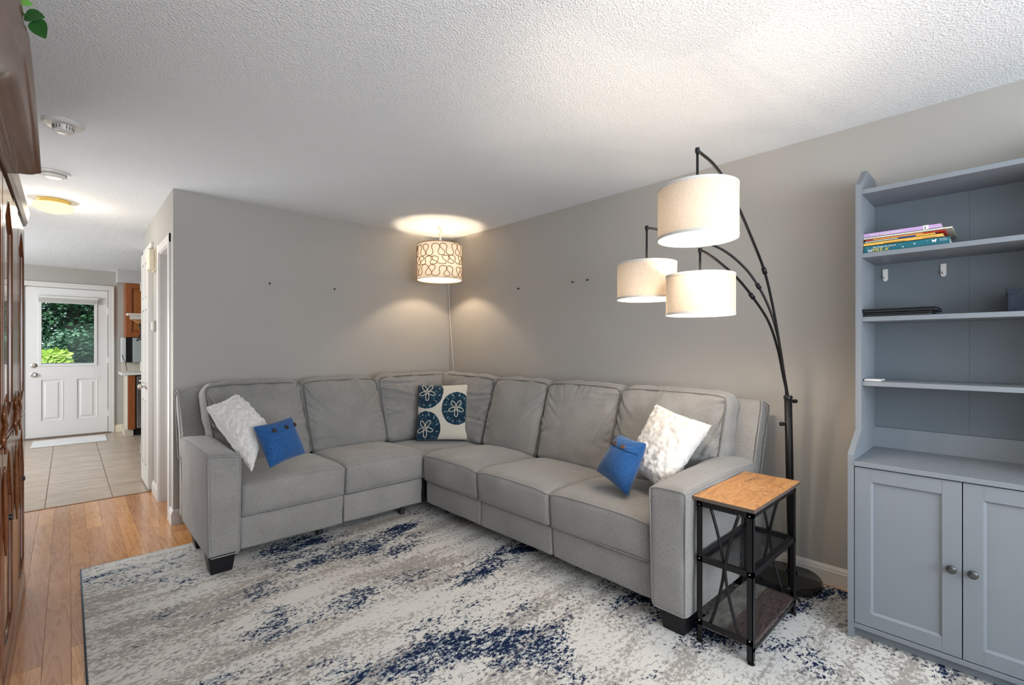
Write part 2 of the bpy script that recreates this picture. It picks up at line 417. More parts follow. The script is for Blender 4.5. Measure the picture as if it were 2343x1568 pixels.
# doorway casing (flat board with beads) around the opening y 4.345..4.87
def casing_vert(name, y0, y1, z1, xw, sgn=-1, parent=None, z0=0):
    e = .016
    poly = [(xw, y0), (xw+sgn*e*.6, y0), (xw+sgn*e, y0+(y1-y0)*.15), (xw+sgn*e, y0+(y1-y0)*.3), (xw+sgn*e*.7, y0+(y1-y0)*.38), (xw+sgn*e*.9, y0+(y1-y0)*.75), (xw+sgn*e*.6, y1), (xw, y1)]
    return prism(name, poly, 'Z', z0, z1, 'white', parent)
tr = struct(thing('trim_2', (.556, 4.6, 0), None, None))
casing_vert('casing', 4.285, 4.350, 2.135, .556, parent=tr)
casing_vert('casing', 4.865, 4.930, 2.135, .556, parent=tr)
prism('casing', [(.556, 2.07), (.547, 2.07), (.542, 2.085), (.542, 2.10), (.545, 2.108), (.543, 2.125), (.548, 2.135), (.556, 2.135)], 'Y', 4.285, 4.930, 'white', tr)
box('jamb', [(.556, .676, 4.855, 4.87, 0, 2.075), (.556, .676, 4.345, 4.36, 0, 2.075), (.556, .676, 4.36, 4.855, 2.06, 2.075)], 'white', tr)
box('door_stop', [(.60, .635, 4.843, 4.855, 0, 2.06)], 'white', tr)

# six panel closet door in the hall wall (y 5.275 .. 5.83)
def panel_door(name, x, y0, y1, z0, z1, label):
    t = struct(thing(name, (x, (y0+y1)/2, 0), None, None))
    W = y1-y0; th = .035
    # stiles and rails as one leaf with recessed panels
    st = .085; mid = .06
    rows = [(z0+.17, z0+.78), (z0+.92, z0+1.62), (z0+1.72, z1-.10)]
    cols = [(y0+st, y0+W/2-mid/2), (y0+W/2+mid/2, y1-st)]
    bs = [(x-th, x, y0, y0+st, z0, z1), (x-th, x, y1-st, y1, z0, z1), (x-th, x, y0+W/2-mid/2, y0+W/2+mid/2, z0, z1)]
    zs = [z0]+[v for r in rows for v in r]+[z1]
    for k in range(0, len(zs), 2):
        for c in cols: bs.append((x-th, x, c[0], c[1], zs[k], zs[k+1]))
    for r in rows:
        for c in cols: bs.append((x-th+.012, x, c[0], c[1], r[0], r[1]))
    box('leaf', bs, 'white', t)
    for r in rows:
        for c in cols:
            bm = bmesh.new(); m_ = .022
            a = [(x-th+.012, c[0]+.006, r[0]+.006), (x-th+.012, c[1]-.006, r[0]+.006), (x-th+.012, c[1]-.006, r[1]-.006), (x-th+.012, c[0]+.006, r[1]-.006)]
            b = [(x-th+.002, c[0]+m_, r[0]+m_), (x-th+.002, c[1]-m_, r[0]+m_), (x-th+.002, c[1]-m_, r[1]-m_), (x-th+.002, c[0]+m_, r[1]-m_)]
            A = [bm.verts.new(p) for p in a]; B = [bm.verts.new(p) for p in b]
            bm.faces.new(B)
            for i in range(4): bm.faces.new((A[i], A[(i+1) % 4], B[(i+1) % 4], B[i]))
            bmesh.ops.recalc_face_normals(bm, faces=bm.faces)
            obj('raised_panel', bm_mesh('raised_panel', bm), 'white', t)
    return t
d1 = panel_door('door_1', .556, 5.275, 5.825, .02, 2.17, '')
box('casing', [(.536, .556, 5.83, 5.885, 0, 2.225), (.536, .556, 5.25, 5.885, 2.175, 2.225)], 'white', d1, .003)
for z in (.30, 1.10, 1.88):
    box('hinge', [(.512, .522, 5.80, 5.835, z-.045, z+.045)], 'nickel', d1, .002)
lathe('knob', [(.0, -.065), (.018, -.064), (.026, -.050), (.024, -.038), (.010, -.03), (.010, -.012), (.024, -.006), (.026, 0)], (.521, 5.40, .93), 'nickel', d1, 20, 'X')

# devices on the hall wall
t = thing('door_chime', (.556, 5.03, 2.03), 'beige door chime box fixed high on the hall wall beside the closet door', 'chime')
box('back_plate', (.540, .556, 5.00, 5.22, 1.95, 2.13), 'cream', t, .003)
box('cover', (.500, .540, 5.01, 5.21, 1.955, 2.125), 'cream', t, .008, 2)
t = thing('thermostat', (.556, 5.11, 1.47), 'small round white thermostat on the hall wall below the chime box', 'thermostat')
lathe('base_ring', [(.0, -.016), (.048, -.016), (.050, 0), (0, 0)], (.556, 5.11, 1.47), newmat('thermo_base', (.35, .33, .3), .4), t, 28, 'X')
lathe('dial', [(.0, -.032), (.034, -.031), (.041, -.024), (.041, -.016), (0, -.016)], (.556, 5.11, 1.47), 'white', t, 28, 'X')

# kitchen back wall with exterior door
YB = 9.36
struct(box('wall_kitchen', [(-2.5, -.47, YB, YB+.12, 0, CZ), (.47, 3.1, YB, YB+.12, 0, CZ), (-.47, .47, YB, YB+.12, 2.15, CZ)], 'wall'))
struct(box('wall_kitchen_right', (3.0, 3.12, 4.3, 9.5, 0, CZ), 'wall'))
struct(box('trim_3', (.53, 3.0, 9.03, YB, 2.25, CZ), newmat('soffit_paint', (.47, .45, .44), .7), bev=.004))
struct(prism('baseboard_kitchen', base_prof(YB, -1, .11), 'X', .515, .66, 'cream'))
d2 = struct(thing('door_2', (0, YB, 0), None, None))
fy = YB-.005
# leaf with glazed opening  (x -.42..44 ; glass x -.27..0.29 z 1.04..1.94)
lx0, lx1 = -.43, .437; gx0, gx1, gz0, gz1 = -.268, .285, 1.055, 1.985
ly0, ly1 = YB, YB+.045
pans = [(-.285, -.045, .235, .84), (.085, .325, .235, .84)]
bs = [(lx0, gx0, ly0, ly1, gz0, 2.135), (gx1, lx1, ly0, ly1, gz0, 2.135), (gx0, gx1, ly0, ly1, gz1, 2.135),
      (lx0, lx1, ly0, ly1, .84, gz0), (lx0, lx1, ly0, ly1, .02, .235), (lx0, pans[0][0], ly0, ly1, .235, .84), (pans[0][1], pans[1][0], ly0, ly1, .235, .84), (pans[1][1], lx1, ly0, ly1, .235, .84),
      (pans[0][0], pans[0][1], ly0+.012, ly1, .235, .84), (pans[1][0], pans[1][1], ly0+.012, ly1, .235, .84)]
box('leaf', bs, 'door_white', d2)
for a, b, c, d in pans:
    bm = bmesh.new(); m1, m2 = .01, .045
    rings = []
    for m_, yy in ((0, ly0-.003), (.012, ly0-.003), (.02, ly0+.012), (.045, ly0+.010), (.06, ly0+.001)):
        rings.append([bm.verts.new(p) for p in ((a+m_, yy, c+m_), (b-m_, yy, c+m_), (b-m_, yy, d-m_), (a+m_, yy, d-m_))])
    for A, B in zip(rings, rings[1:]):
        for i in range(4): bm.faces.new((A[i], A[(i+1) % 4], B[(i+1) % 4], B[i]))
    bm.faces.new(rings[-1]); bmesh.ops.recalc_face_normals(bm, faces=bm.faces)
    obj('raised_panel', bm_mesh('raised_panel', bm), 'door_white', d2)
box('jamb', [(-.475, -.433, YB+.03, YB+.11, 0, 2.15), (.440, .475, YB+.03, YB+.11, 0, 2.15), (-.475, .475, YB+.03, YB+.11, 2.132, 2.155)], 'door_white', d2)
box('glass_frame', [(gx0-.035, gx0, ly0-.012, ly0, gz0-.035, gz1+.035), (gx1, gx1+.035, ly0-.012, ly0, gz0-.035, gz1+.035), (gx0, gx1, ly0-.012, ly0, gz0-.035, gz0), (gx0, gx1, ly0-.012, ly0, gz1, gz1+.035)], 'door_white', d2, .003)
box('pane', (gx0, gx1, ly0+.02, ly0+.024, gz0, gz1), 'glass', d2)
box('weather_strip', [(gx0, gx1, ly0-.002, ly0+.02, gz0, gz0+.012)], newmat('blue_grey_strip', (.2, .25, .3), .4), d2)
casw = []
def casing_h(x0, x1, z0, z1): return (x0, x1, YB-.018, YB, z0, z1)
box('casing', [(-.52, -.438, YB-.016, YB, 0, 2.145), (.445, .515, YB-.016, YB, 0, 2.145), (-.52, .515, YB-.016, YB, 2.145, 2.215)], 'white', d2, .004)
box('casing_bead', [(.49, .515, YB-.026, YB-.016, 0, 2.19), (-.52, .515, YB-.026, YB-.016, 2.19, 2.215)], 'white', d2, .004)
for z in (.30, 1.10, 1.83): box('hinge', (.428, .446, YB-.012, YB, z-.05, z+.05), 'door_white', d2, .003)
for nm, z, r in (('deadbolt', 1.035, .034), ('knob', .905, .036)):
    lathe(nm, [(0, -.05 if nm == 'knob' else -.02), (r*.55, -.048 if nm == 'knob' else -.02), (r*.75, -.035 if nm == 'knob' else -.016), (r*.4, -.015), (r, -.008), (r, 0), (0, 0)], (-.345, YB, z), 'nickel', d2, 24, 'Y')
struct(box('trim_4', (-.47, .47, YB-.03, YB+.12, -.004, .018), newmat('door_sill', (.16, .12, .09), .5)))
bl = thing('mini_blind', (0, YB, 2.0), 'white mini blind pulled up at the top of the back door window, with hanging cord', 'blind')
box('head_rail', (-.31, .335, YB-.055, YB-.014, 1.985, 2.02), 'white', bl, .004)
for k in range(9): box('slat', (-.30, .325, YB-.05, YB-.018, 1.934+k*.0055, 1.9375+k*.0055), 'white', bl)
box('bottom_rail', (-.30, .325, YB-.05, YB-.018, 1.92, 1.932), 'white', bl, .003)
tube('pull_cord', [(.285, YB-.05, 1.99), (.285, YB-.052, 1.5), (.283, YB-.05, .86), (.283, YB-.05, .83)], .0025, 'white', bl, 5)
lathe('cord_tassel', [(0, -.02), (.008, -.018), (.005, .01), (0, .012)], (.283, YB-.05, .82), 'white', bl, 10)
tag(box('door_mat', (-.345, .40, 8.55, 9.12, 0, .012), fabric('pale_mat_weave', (.62, .62, .62), (.80, .80, .80), 220), bev=.004), 'thin white door mat lying on the tiles in front of the back door', 'mat')

# kitchen units beside the door
t = thing('base_cabinet', (.9, 8.78, 0), 'oak base cabinet end beside the dishwasher at the kitchen wall', 'cabinet')
box('carcass', (.622, .715, 8.76, YB, .10, .885), 'backsplash', t)
box('face_panel', (.632, .715, 8.74, 8.76, .10, .885), 'oak', t, .002)
box('toe_kick', (.60, .70, 8.82, YB, 0, .10), 'backsplash', t)
t = thing('dishwasher', (1.0, 8.78, 0), 'stainless steel dishwasher under the white kitchen counter', 'dishwasher')
box('body', (.72, 1.32, 8.80, YB-.05, .09, .884), 'blackmat', t)
box('door_front', (.73, 1.31, 8.74, 8.80, .11, .87), 'steel', t, .006, 2)
box('toe_panel', (.72, 1.32, 8.80, 8.84, .0, .09), 'black', t)
tube('handle', [(.755, 8.71, .80), (1.28, 8.71, .80)], .012, 'nickel', t, 10)
t = thing('kitchen_counter', (1.0, 9.0, .9), 'white kitchen countertop with beige backsplash beside the back door', 'counter')
box('worktop', (.558, 2.4, 8.715, YB, .886, .925), 'counter', t, .006, 2)
box('backsplash', (.60, 2.4, 9.335, YB, .925, 1.06), 'backsplash', t)
t = thing('kitchen_appliance', (.8, 9.2, 1.06), 'pale grey boxy appliance with a black vertical gap, standing under the oak wall cabinet', 'appliance')
box('side_panel', (.583, .632, 9.06, 9.335, .925+.14, 1.435), newmat('pale_grey_enamel', (.55, .57, .57), .3), t, .004)
box('dark_slot', (.632, .71, 9.08, 9.335, 1.065, 1.435), 'black', t)
box('front_panel', (.71, 1.15, 9.06, 9.335, 1.065, 1.435), newmat('grey_blue_enamel', (.36, .40, .40), .25), t, .004)
box('back_support', (.60, 1.15, 9.20, 9.335, .925, 1.065), 'backsplash', t)
tube('power_cord', [(.585, 9.04, 1.18), (.60, 9.03, 1.12), (.625, 9.03, 1.07), (.64, 9.02, .94)], .004, 'black', t, 6)
t = thing('wall_cabinet', (.9, 9.03, 1.44), 'oak wall cabinet with raised panel door hanging under the soffit', 'cabinet')
box('carcass', (.625, 1.3, 9.05, YB, 1.44, 2.25), 'oak', t)
cd = box('door', [(.628, .70, 9.03, 9.05, 1.445, 2.245), (1.05, 1.12, 9.03, 9.05, 1.445, 2.245), (.70, 1.05, 9.03, 9.05, 1.445, 1.515), (.70, 1.05, 9.03, 9.05, 2.175, 2.245), (.70, 1.05, 9.042, 9.05, 1.515, 2.175)], 'oak', t, .003)
box('raised_panel', (.725, 1.025, 9.034, 9.044, 1.54, 2.15), 'oak', t, .008)
t = thing('corbel_shelf', (.66, 6.95, 1.6), 'small white and wood bracket shelf with curved underside sticking out past the hall wall', 'shelf')
prism('corbel', [(.70, 1.655), (.53, 1.655), (.52, 1.61), (.56, 1.595), (.60, 1.565), (.63, 1.52), (.655, 1.45), (.70, 1.42)], 'Y', 6.90, 6.99, newmat('bracket_wood', (.38, .19, .07), .5), t)
box('bracket_front', (.515, .70, 6.885, 6.90, 1.61, 1.655), 'white', t)
box('top_board', (.49, .72, 6.86, 7.03, 1.655, 1.675), 'white', t, .004)
tube('hanging_hook', [[(.60, 6.89, 1.56), (.615, 6.87, 1.50), (.65, 6.87, 1.49), (.66, 6.89, 1.53)], [(.60, 6.89, 1.54), (.62, 6.88, 1.46), (.59, 6.88, 1.40), (.575, 6.88, 1.36), (.61, 6.88, 1.38), (.64, 6.88, 1.45)]], .009, 'black', t, 8)
struct(box('wall_kitchen_stub', (.70, .80, 6.0, 7.05, 0, CZ), 'wall'))
t = thing('wall_plate', (.70, 6.2, 1.97), 'round pale wall clock seen edge on beside the closet door hinge', 'clock')
lathe('rim', [(0, -.02), (.155, -.02), (.16, -.012), (.16, 0), (0, 0)], (.60, 6.30, 1.955), 'white', t, 40, 'X')
lathe('mounting_stem', [(.02, 0), (.02, .11)], (.59, 6.30, 1.955), 'nickel', t, 12, 'X')

# nails and hooks in the walls
def nail(p, n, label):
    t = thing('wall_hook', p, label, 'hook', None); p = Vector(p); n = Vector(n)
    s = n.cross(Vector((0, 0, 1)))
    tube('shank', [p, p+n*.018], .003, 'black', t, 8)
    tube('hook_tip', [p+n*.014, p+n*.018+Vector((0, 0, -.010)), p+n*.022+Vector((0, 0, -.012)), p+n*.028+Vector((0, 0, .0))], .0035, 'black', t, 8)
nail((1.20, 4.17, 1.812), (0, -1, 0), 'small dark wall hook on the back wall, nearer the hall corner')
nail((1.737, 4.17, 1.812), (0, -1, 0), 'small dark wall hook on the back wall, nearer the pendant lamp')
nail((3.0, 3.077, 1.825), (-1, 0, 0), 'small dark wall hook on the long wall, nearest the pendant lamp')
nail((3.0, 2.444, 1.820), (-1, 0, 0), 'small dark wall hook, middle one of the three on the long wall')
nail((3.0, 2.294, 1.822), (-1, 0, 0), 'small dark wall hook on the long wall, nearest the arc lamp shades')

# ================================================================== RUG
rug = thing('area_rug', (1.5, 1.7, 0), 'large abstract area rug in cream, greige and navy under the sectional sofa', 'rug')
rx0, rx1, ry0, ry1 = .055, 2.95, -.45, 3.665
box('pile', (rx0, rx1, ry0, ry1, 0, .010), 'rug', rug, .003)
tube('edge_binding', [(rx0, ry0, .005), (rx0, ry1, .005), (rx1, ry1, .005), (rx1, ry0, .005)], .0055, 'rugedge', rug, 8, True)
RZ = .010

# ================================================================== SOFA
def ease(t): return math.sin(t*PI/2)
class Soft:
    def __init__(s, c8, r=(.2, .2, .3), puff=(.05, .05, .15), fold=0, seed=0, n=(26, 26, 14), dim=None, crease=None):
        """c8: corners in order (x-,y-,z-),(x+,y-,z-),(x+,y+,z-),(x-,y+,z-) then z+"""
        rr = random.Random(seed*13+1); s.cr = []; s.hw = (Vector(c8[1])-Vector(c8[0])).length/2; s.hh = .29
        for side in (-1, 1):
            for k in range(rr.randint(4, 6)):
                oz = 1-1.75*(k+rr.uniform(.1, .7))/6; base = 0 if side < 0 else PI
                ang = base+(-1 if side < 0 else 1)*rr.uniform(.25, 1.0)*(1 if oz > -.2 else -.6)
                s.cr.append((side*1.0, oz, ang, rr.uniform(.10, .27)*(1.2 if k < 2 else .8), rr.uniform(.007, .012), fold*rr.uniform(.55, 1.0), rr.uniform(-.25, .25)))
        for k in range(rr.randint(3, 5)):
            s.cr.append((rr.uniform(-.8, .8), .95, -PI/2+rr.uniform(-.5, .5), rr.uniform(.07, .2), rr.uniform(.010, .016), fold*rr.uniform(.22, .42), 0))
        s.c = [Vector(p) for p in c8]; s.r = r; s.p = puff; s.fold = fold; s.seed = seed; s.nn = n
    def f(s, q, out=0):
        q = list(q); c = [max(-(1-r), min(1-r, v)) for v, r in zip(q, s.r)]
        d = [(v-w)/r for v, w, r in zip(q, c, s.r)]; L = math.sqrt(sum(v*v for v in d)) or 1
        p = [w+(r+out)*v/L for v, w, r in zip(d, c, s.r)]
        x, y, z = p
        fx = (1-min(1, y*y))*(1-min(1, z*z)); fy_ = (1-min(1, x*x))*(1-min(1, z*z)); fz = .65*(1-min(1, x**4))*(1-min(1, y**4))+.35*(1-min(1, x**4*y**4))
        p = [x*(1+s.p[0]*fx), y*(1+s.p[1]*fy_), z+(s.p[2]*fz*max(0, z) if s.p[2] > 0 else 0)]
        u, v, w_ = [(t+1)/2 for t in p]; C = s.c
        lo = (C[0]*(1-u)+C[1]*u)*(1-v)+(C[3]*(1-u)+C[2]*u)*v
        hi = (C[4]*(1-u)+C[5]*u)*(1-v)+(C[7]*(1-u)+C[6]*u)*v
        return lo*(1-w_)+hi*w_
    def mesh(s, name):
        bm = bmesh.new(); key = {}; qs = []
        nx, ny, nz = s.nn
        def V(i, j, k):
            if (i, j, k) not in key:
                q = (ease(2*i/nx-1), ease(2*j/ny-1), ease(2*k/nz-1)); key[(i, j, k)] = bm.verts.new(s.f(q)); qs.append(q)
            return key[(i, j, k)]
        for i in range(nx):
            for j in range(ny):
                for k in (0, nz): bm.faces.new((V(i, j, k), V(i+1, j, k), V(i+1, j+1, k), V(i, j+1, k)))
        for i in range(nx):
            for k in range(nz):
                for j in (0, ny): bm.faces.new((V(i, j, k), V(i+1, j, k), V(i+1, j, k+1), V(i, j, k+1)))
        for j in range(ny):
            for k in range(nz):
                for i in (0, nx): bm.faces.new((V(i, j, k), V(i, j+1, k), V(i, j+1, k+1), V(i, j, k+1)))
        bmesh.ops.recalc_face_normals(bm, faces=bm.faces); bm.normal_update()
        sd = s.seed*7.3
        vl = list(key.values())
        disp = []
        for v, q in zip(vl, qs):
            h = noise.noise(v.co*5+Vector((sd, 0, 0)))*.006+noise.noise(v.co*11+Vector((0, sd, 0)))*.0022
            if s.fold:
                for ox, oz, ang, L, wd, dp, cv in s.cr:
                    X = (q[0]-ox)*s.hw; Z = (q[2]-oz)*s.hh
                    ca, sa = math.cos(ang), math.sin(ang); a = X*ca+Z*sa; b = -X*sa+Z*ca-cv*a*a/L
                    if -.03 < a < L:
                        f_ = (1-a/L)**.8*min(1, (a+.03)/.04)*(1 if abs(q[0]) < .94 else max(0, (1-abs(q[0]))/.06))*(1 if q[1] < .5 else 0); ww = wd*(.7+.9*a/L)
                        if abs(b) < 4*ww: h += dp*f_*(-math.exp(-(b/ww)**2)+.55*math.exp(-((b-1.9*ww)/ww)**2)+.25*math.exp(-((b+1.9*ww)/ww)**2))
                top = max(0, (q[2]+.1)/1.1)
                h += s.fold*.35*top*noise.noise(Vector((q[0]*5+sd+q[2]*1.2, q[2]*1.1, 0)))
                h += s.fold*.40*noise.noise(Vector((q[0]*2.5+q[2]*2+sd, q[2]*3-q[0]*2, 5)))
            disp.append(h)
        for v, h in zip(vl, disp): v.co += v.normal*h
        return bm_mesh(name, bm)
    def loop(s, axis, side, n=24, inset=0, pos=None):
        """closed loop round the edge of one face"""
        pts = []
        o = [a for a in range(3) if a != axis]
        cor = [(-1, -1), (1, -1), (1, 1), (-1, 1)]
        for i in range(4):
            a, b = cor[i], cor[(i+1) % 4]
            for k in range(n):
                t = k/n; t = (math.sin((t-.5)*PI)+1)/2
                q = [0, 0, 0]; q[axis] = side if pos is None else pos
                q[o[0]] = a[0]+(b[0]-a[0])*t; q[o[1]] = a[1]+(b[1]-a[1])*t
                pts.append(s.f(q, .004/ .3))
        return pts
def box8(x0, x1, y0, y1, z0, z1): return [(x0, y0, z0), (x1, y0, z0), (x1, y1, z0), (x0, y1, z0), (x0, y0, z1), (x1, y0, z1), (x1, y1, z1), (x0, y1, z1)]

sofa = thing('sectional_sofa', (1.8, 3.0, 0), 'large grey L-shaped sectional sofa with loose cushions on the abstract rug', 'sofa')
def part(name, c8, loops=(), **kw):
    s = Soft(c8, **kw)
    o = obj(name, s.mesh(name), 'sofa', sofa, True)
    for lp in loops:
        tube('piping', s.loop(*lp), .0042, 'sofa' if name != 'back_cushion' else 'piping', o, 6, True)
    return o, s
# arms ---------------------------------------------------------
# first arm, toward the hall (front face y=3.04), x .556-.728
def arm(c8, loops): part('arm', c8, loops, r=(.16, .05, .09), puff=(.04, .012, .02), n=(14, 26, 20), seed=3)
def armL():
    c = [(.566, 3.045, .100), (.722, 3.045, .100), (.722, 3.88, .105), (.566, 3.88, .105), (.556, 3.035, .675), (.728, 3.035, .655), (.728, 3.88, .655), (.556, 3.88, .665)]
    s = Soft(c, r=(.22, .06, .11), puff=(.07, .012, .09), n=(14, 26, 20), seed=3)
    o = obj('arm', s.mesh('arm'), 'sofa', sofa, True)
    tube('piping', s.loop(1, -1), .0045, 'sofa', o, 6, True); tube('piping', s.loop(0, -1), .0045, 'sofa', o, 6, True)
armL()
def armR():
    c = [(1.935, .960, .105), (2.76, .960, .09), (2.76, 1.125, .09), (1.935, 1.125, .105), (1.925, .952, .655), (2.76, .952, .655), (2.76, 1.135, .665), (1.925, 1.135, .65)]
    s = Soft(c, r=(.06, .22, .11), puff=(.012, .07, .09), n=(26, 14, 20), seed=4)
    o = obj('arm', s.mesh('arm'), 'sofa', sofa, True)
    tube('piping', s.loop(0, -1), .0045, 'sofa', o, 6, True); tube('piping', s.loop(1, -1), .0045, 'sofa', o, 6, True)
armR()
# rear frames with winged ends
def hexa(a): return a
o, s = part('back_frame', [(.566, 3.83, .55), (2.95, 3.83, .55), (2.95, 4.00, .50), (.566, 4.00, .50), (.556, 3.955, .995), (2.95, 3.955, .99), (2.95, 4.075, .95), (.556, 4.075, .95)],
     ((0, -1),), r=(.02, .35, .12), puff=(.0, .12, .01), n=(40, 12, 18), seed=5)
o, s = part('back_frame', [(2.665, .964, .53), (2.80, .964, .53), (2.80, 3.86, .5), (2.66, 3.86, .5), (2.805, .952, .995), (2.925, .952, .95), (2.925, 3.95, .95), (2.80, 3.95, .99)],
     ((1, -1),), r=(.35, .02, .12), puff=(.12, .0, .01), n=(12, 40, 18), seed=6)
# carcass bodies (lower frame) behind the fronts
box('base_frame', [(.72, 2.72, 3.16, 3.96, .098, .40), (2.04, 2.80, 1.10, 3.16, .098, .40)], 'blackmat', sofa, .01)
box('rear_panel', [(.57, 2.9, 3.93, 4.02, .10, .60), (2.72, 2.86, .965, 3.9, .09, .60)], 'sofa', sofa, .02, 3)
# seats
def seatL(x0, x1, seed):
    part('seat_cushion', [(x0, 3.092, .287), (x1, 3.092, .287), (x1, 3.76, .29), (x0, 3.76, .29), (x0, 3.080, .472), (x1, 3.080, .470), (x1, 3.76, .455), (x0, 3.76, .455)],
         ((2, 1), (2, -1)), r=(.07, .09, .30), puff=(.0, .06, .60), n=(26, 26, 14), seed=seed)
seatL(.738, 1.366, 11); seatL(1.370, 1.985, 12)
part('seat_cushion', [(1.985, 3.09, .27), (2.70, 3.09, .27), (2.70, 3.80, .27), (1.985, 3.80, .27), (1.985, 3.09, .445), (2.70, 3.085, .445), (2.70, 3.80, .44), (1.985, 3.80, .44)],
     (), r=(.06, .06, .2), puff=(.0, .0, .18), n=(26, 26, 12), seed=13)
def seatR(y0, y1, seed):
    part('seat_cushion', [(1.975, y0, .270), (2.62, y0, .27), (2.62, y1, .27), (1.975, y1, .27), (1.965, y0, .458), (2.62, y0, .44), (2.62, y1, .44), (1.965, y1, .458)],
         ((2, 1), (2, -1)), r=(.09, .07, .30), puff=(.06, .0, .62), n=(26, 26, 14), seed=seed)
seatR(2.435, 3.078, 14); seatR(1.790, 2.431, 15); seatR(1.148, 1.786, 16)
# footrest fronts
def frontL(x0, x1, seed):
    part('footrest_panel', [(x0, 3.112, .088), (x1, 3.112, .088), (x1, 3.17, .10), (x0, 3.17, .10), (x0, 3.106, .280), (x1, 3.106, .280), (x1, 3.17, .29), (x0, 3.17, .29)],
         (), r=(.03, .5, .10), puff=(.0, .25, .0), n=(22, 8, 12), seed=seed)
frontL(.738, 1.358, 21); frontL(1.362, 1.985, 22)
def frontR(y0, y1, seed):
    part('footrest_panel', [(2.000, y0, .095), (2.06, y0, .105), (2.06, y1, .105), (2.000, y1, .095), (1.996, y0, .266), (2.06, y0, .27), (2.06, y1, .27), (1.996, y1, .266)],
         (), r=(.5, .03, .10), puff=(.25, .0, .0), n=(8, 22, 12), seed=seed)
frontR(2.425, 3.078, 23); frontR(1.790, 2.420, 24); frontR(1.148, 1.785, 25)
# back cushions
def backL(x0, x1, xt0, xt1, seed, fold=.020, zt=1.015):
    part('back_cushion', [(x0, 3.665, .450), (x1, 3.665, .450), (x1, 3.88, .450), (x0, 3.88, .450), (xt0, 3.80, zt), (xt1, 3.80, zt), (xt1, 3.975, zt-.01), (xt0, 3.975, zt-.01)],
         ((1, -1),), r=(.24, .70, .24), puff=(.05, .46, .10), fold=fold, n=(84, 14, 76), seed=seed)
backL(.735, 1.385, .665, 1.325, 31); backL(1.365, 2.02, 1.325, 1.975, 32, .014)
backL(2.00, 2.62, 1.965, 2.845, 33, .022, 1.025)
def backR(y0, y1, yt0, yt1, seed, fold=.020, zt=1.015, zt2=None):
    # local x runs along the cushion's width
    zt2 = zt2 or zt
    c = [(2.52, y1, .44), (2.52, y0, .44), (2.74, y0, .44), (2.74, y1, .44), (2.645, yt1, zt2), (2.645, yt0, zt), (2.825, yt0, zt-.01), (2.825, yt1, zt2-.01)]
    part('back_cushion', c, ((1, -1),), r=(.24, .70, .24), puff=(.05, .46, .10), fold=fold, n=(84, 14, 76), seed=seed)
backR(3.07, 3.70, 3.01, 3.93, 34, .022, 1.02, 1.025)
backR(2.44, 3.09, 2.40, 3.03, 35, .010); backR(1.80, 2.45, 1.75, 2.42, 36); backR(1.10, 1.82, 1.06, 1.775, 37, .020)
# legs
def leg(x0, x1, y0, y1, tp=.014, z1=.115):
    bm = bmesh.new(); add_box(bm, x0, x1, y0, y1, RZ, z1)
    cx, cy = (x0+x1)/2, (y0+y1)/2
    for v in bm.verts:
        if v.co.z < .05: v.co.x += tp*(1 if v.co.x < cx else -1); v.co.y += tp*(1 if v.co.y < cy else -1)
    bmesh.ops.bevel(bm, geom=list(bm.edges), offset=.003, segments=1, affect='EDGES')
    bmesh.ops.recalc_face_normals(bm, faces=bm.faces); obj('leg', bm_mesh('leg', bm), 'darkfoot', sofa)
leg(.565, .70, 3.045, 3.16); leg(.575, .70, 3.52, 3.64); leg(1.955, 2.085, .970, 1.10); leg(2.60, 2.72, .972, 1.09)
for p in ((1.25, 3.24), (1.86, 3.20), (2.20, 2.42), (2.20, 1.78)):
    lathe('glide_foot', [(.016, RZ-.0), (.022, RZ+.004), (.020, .04), (.014, .05), (.014, .13)], (p[0], p[1], 0), 'blackmat', sofa, 14)

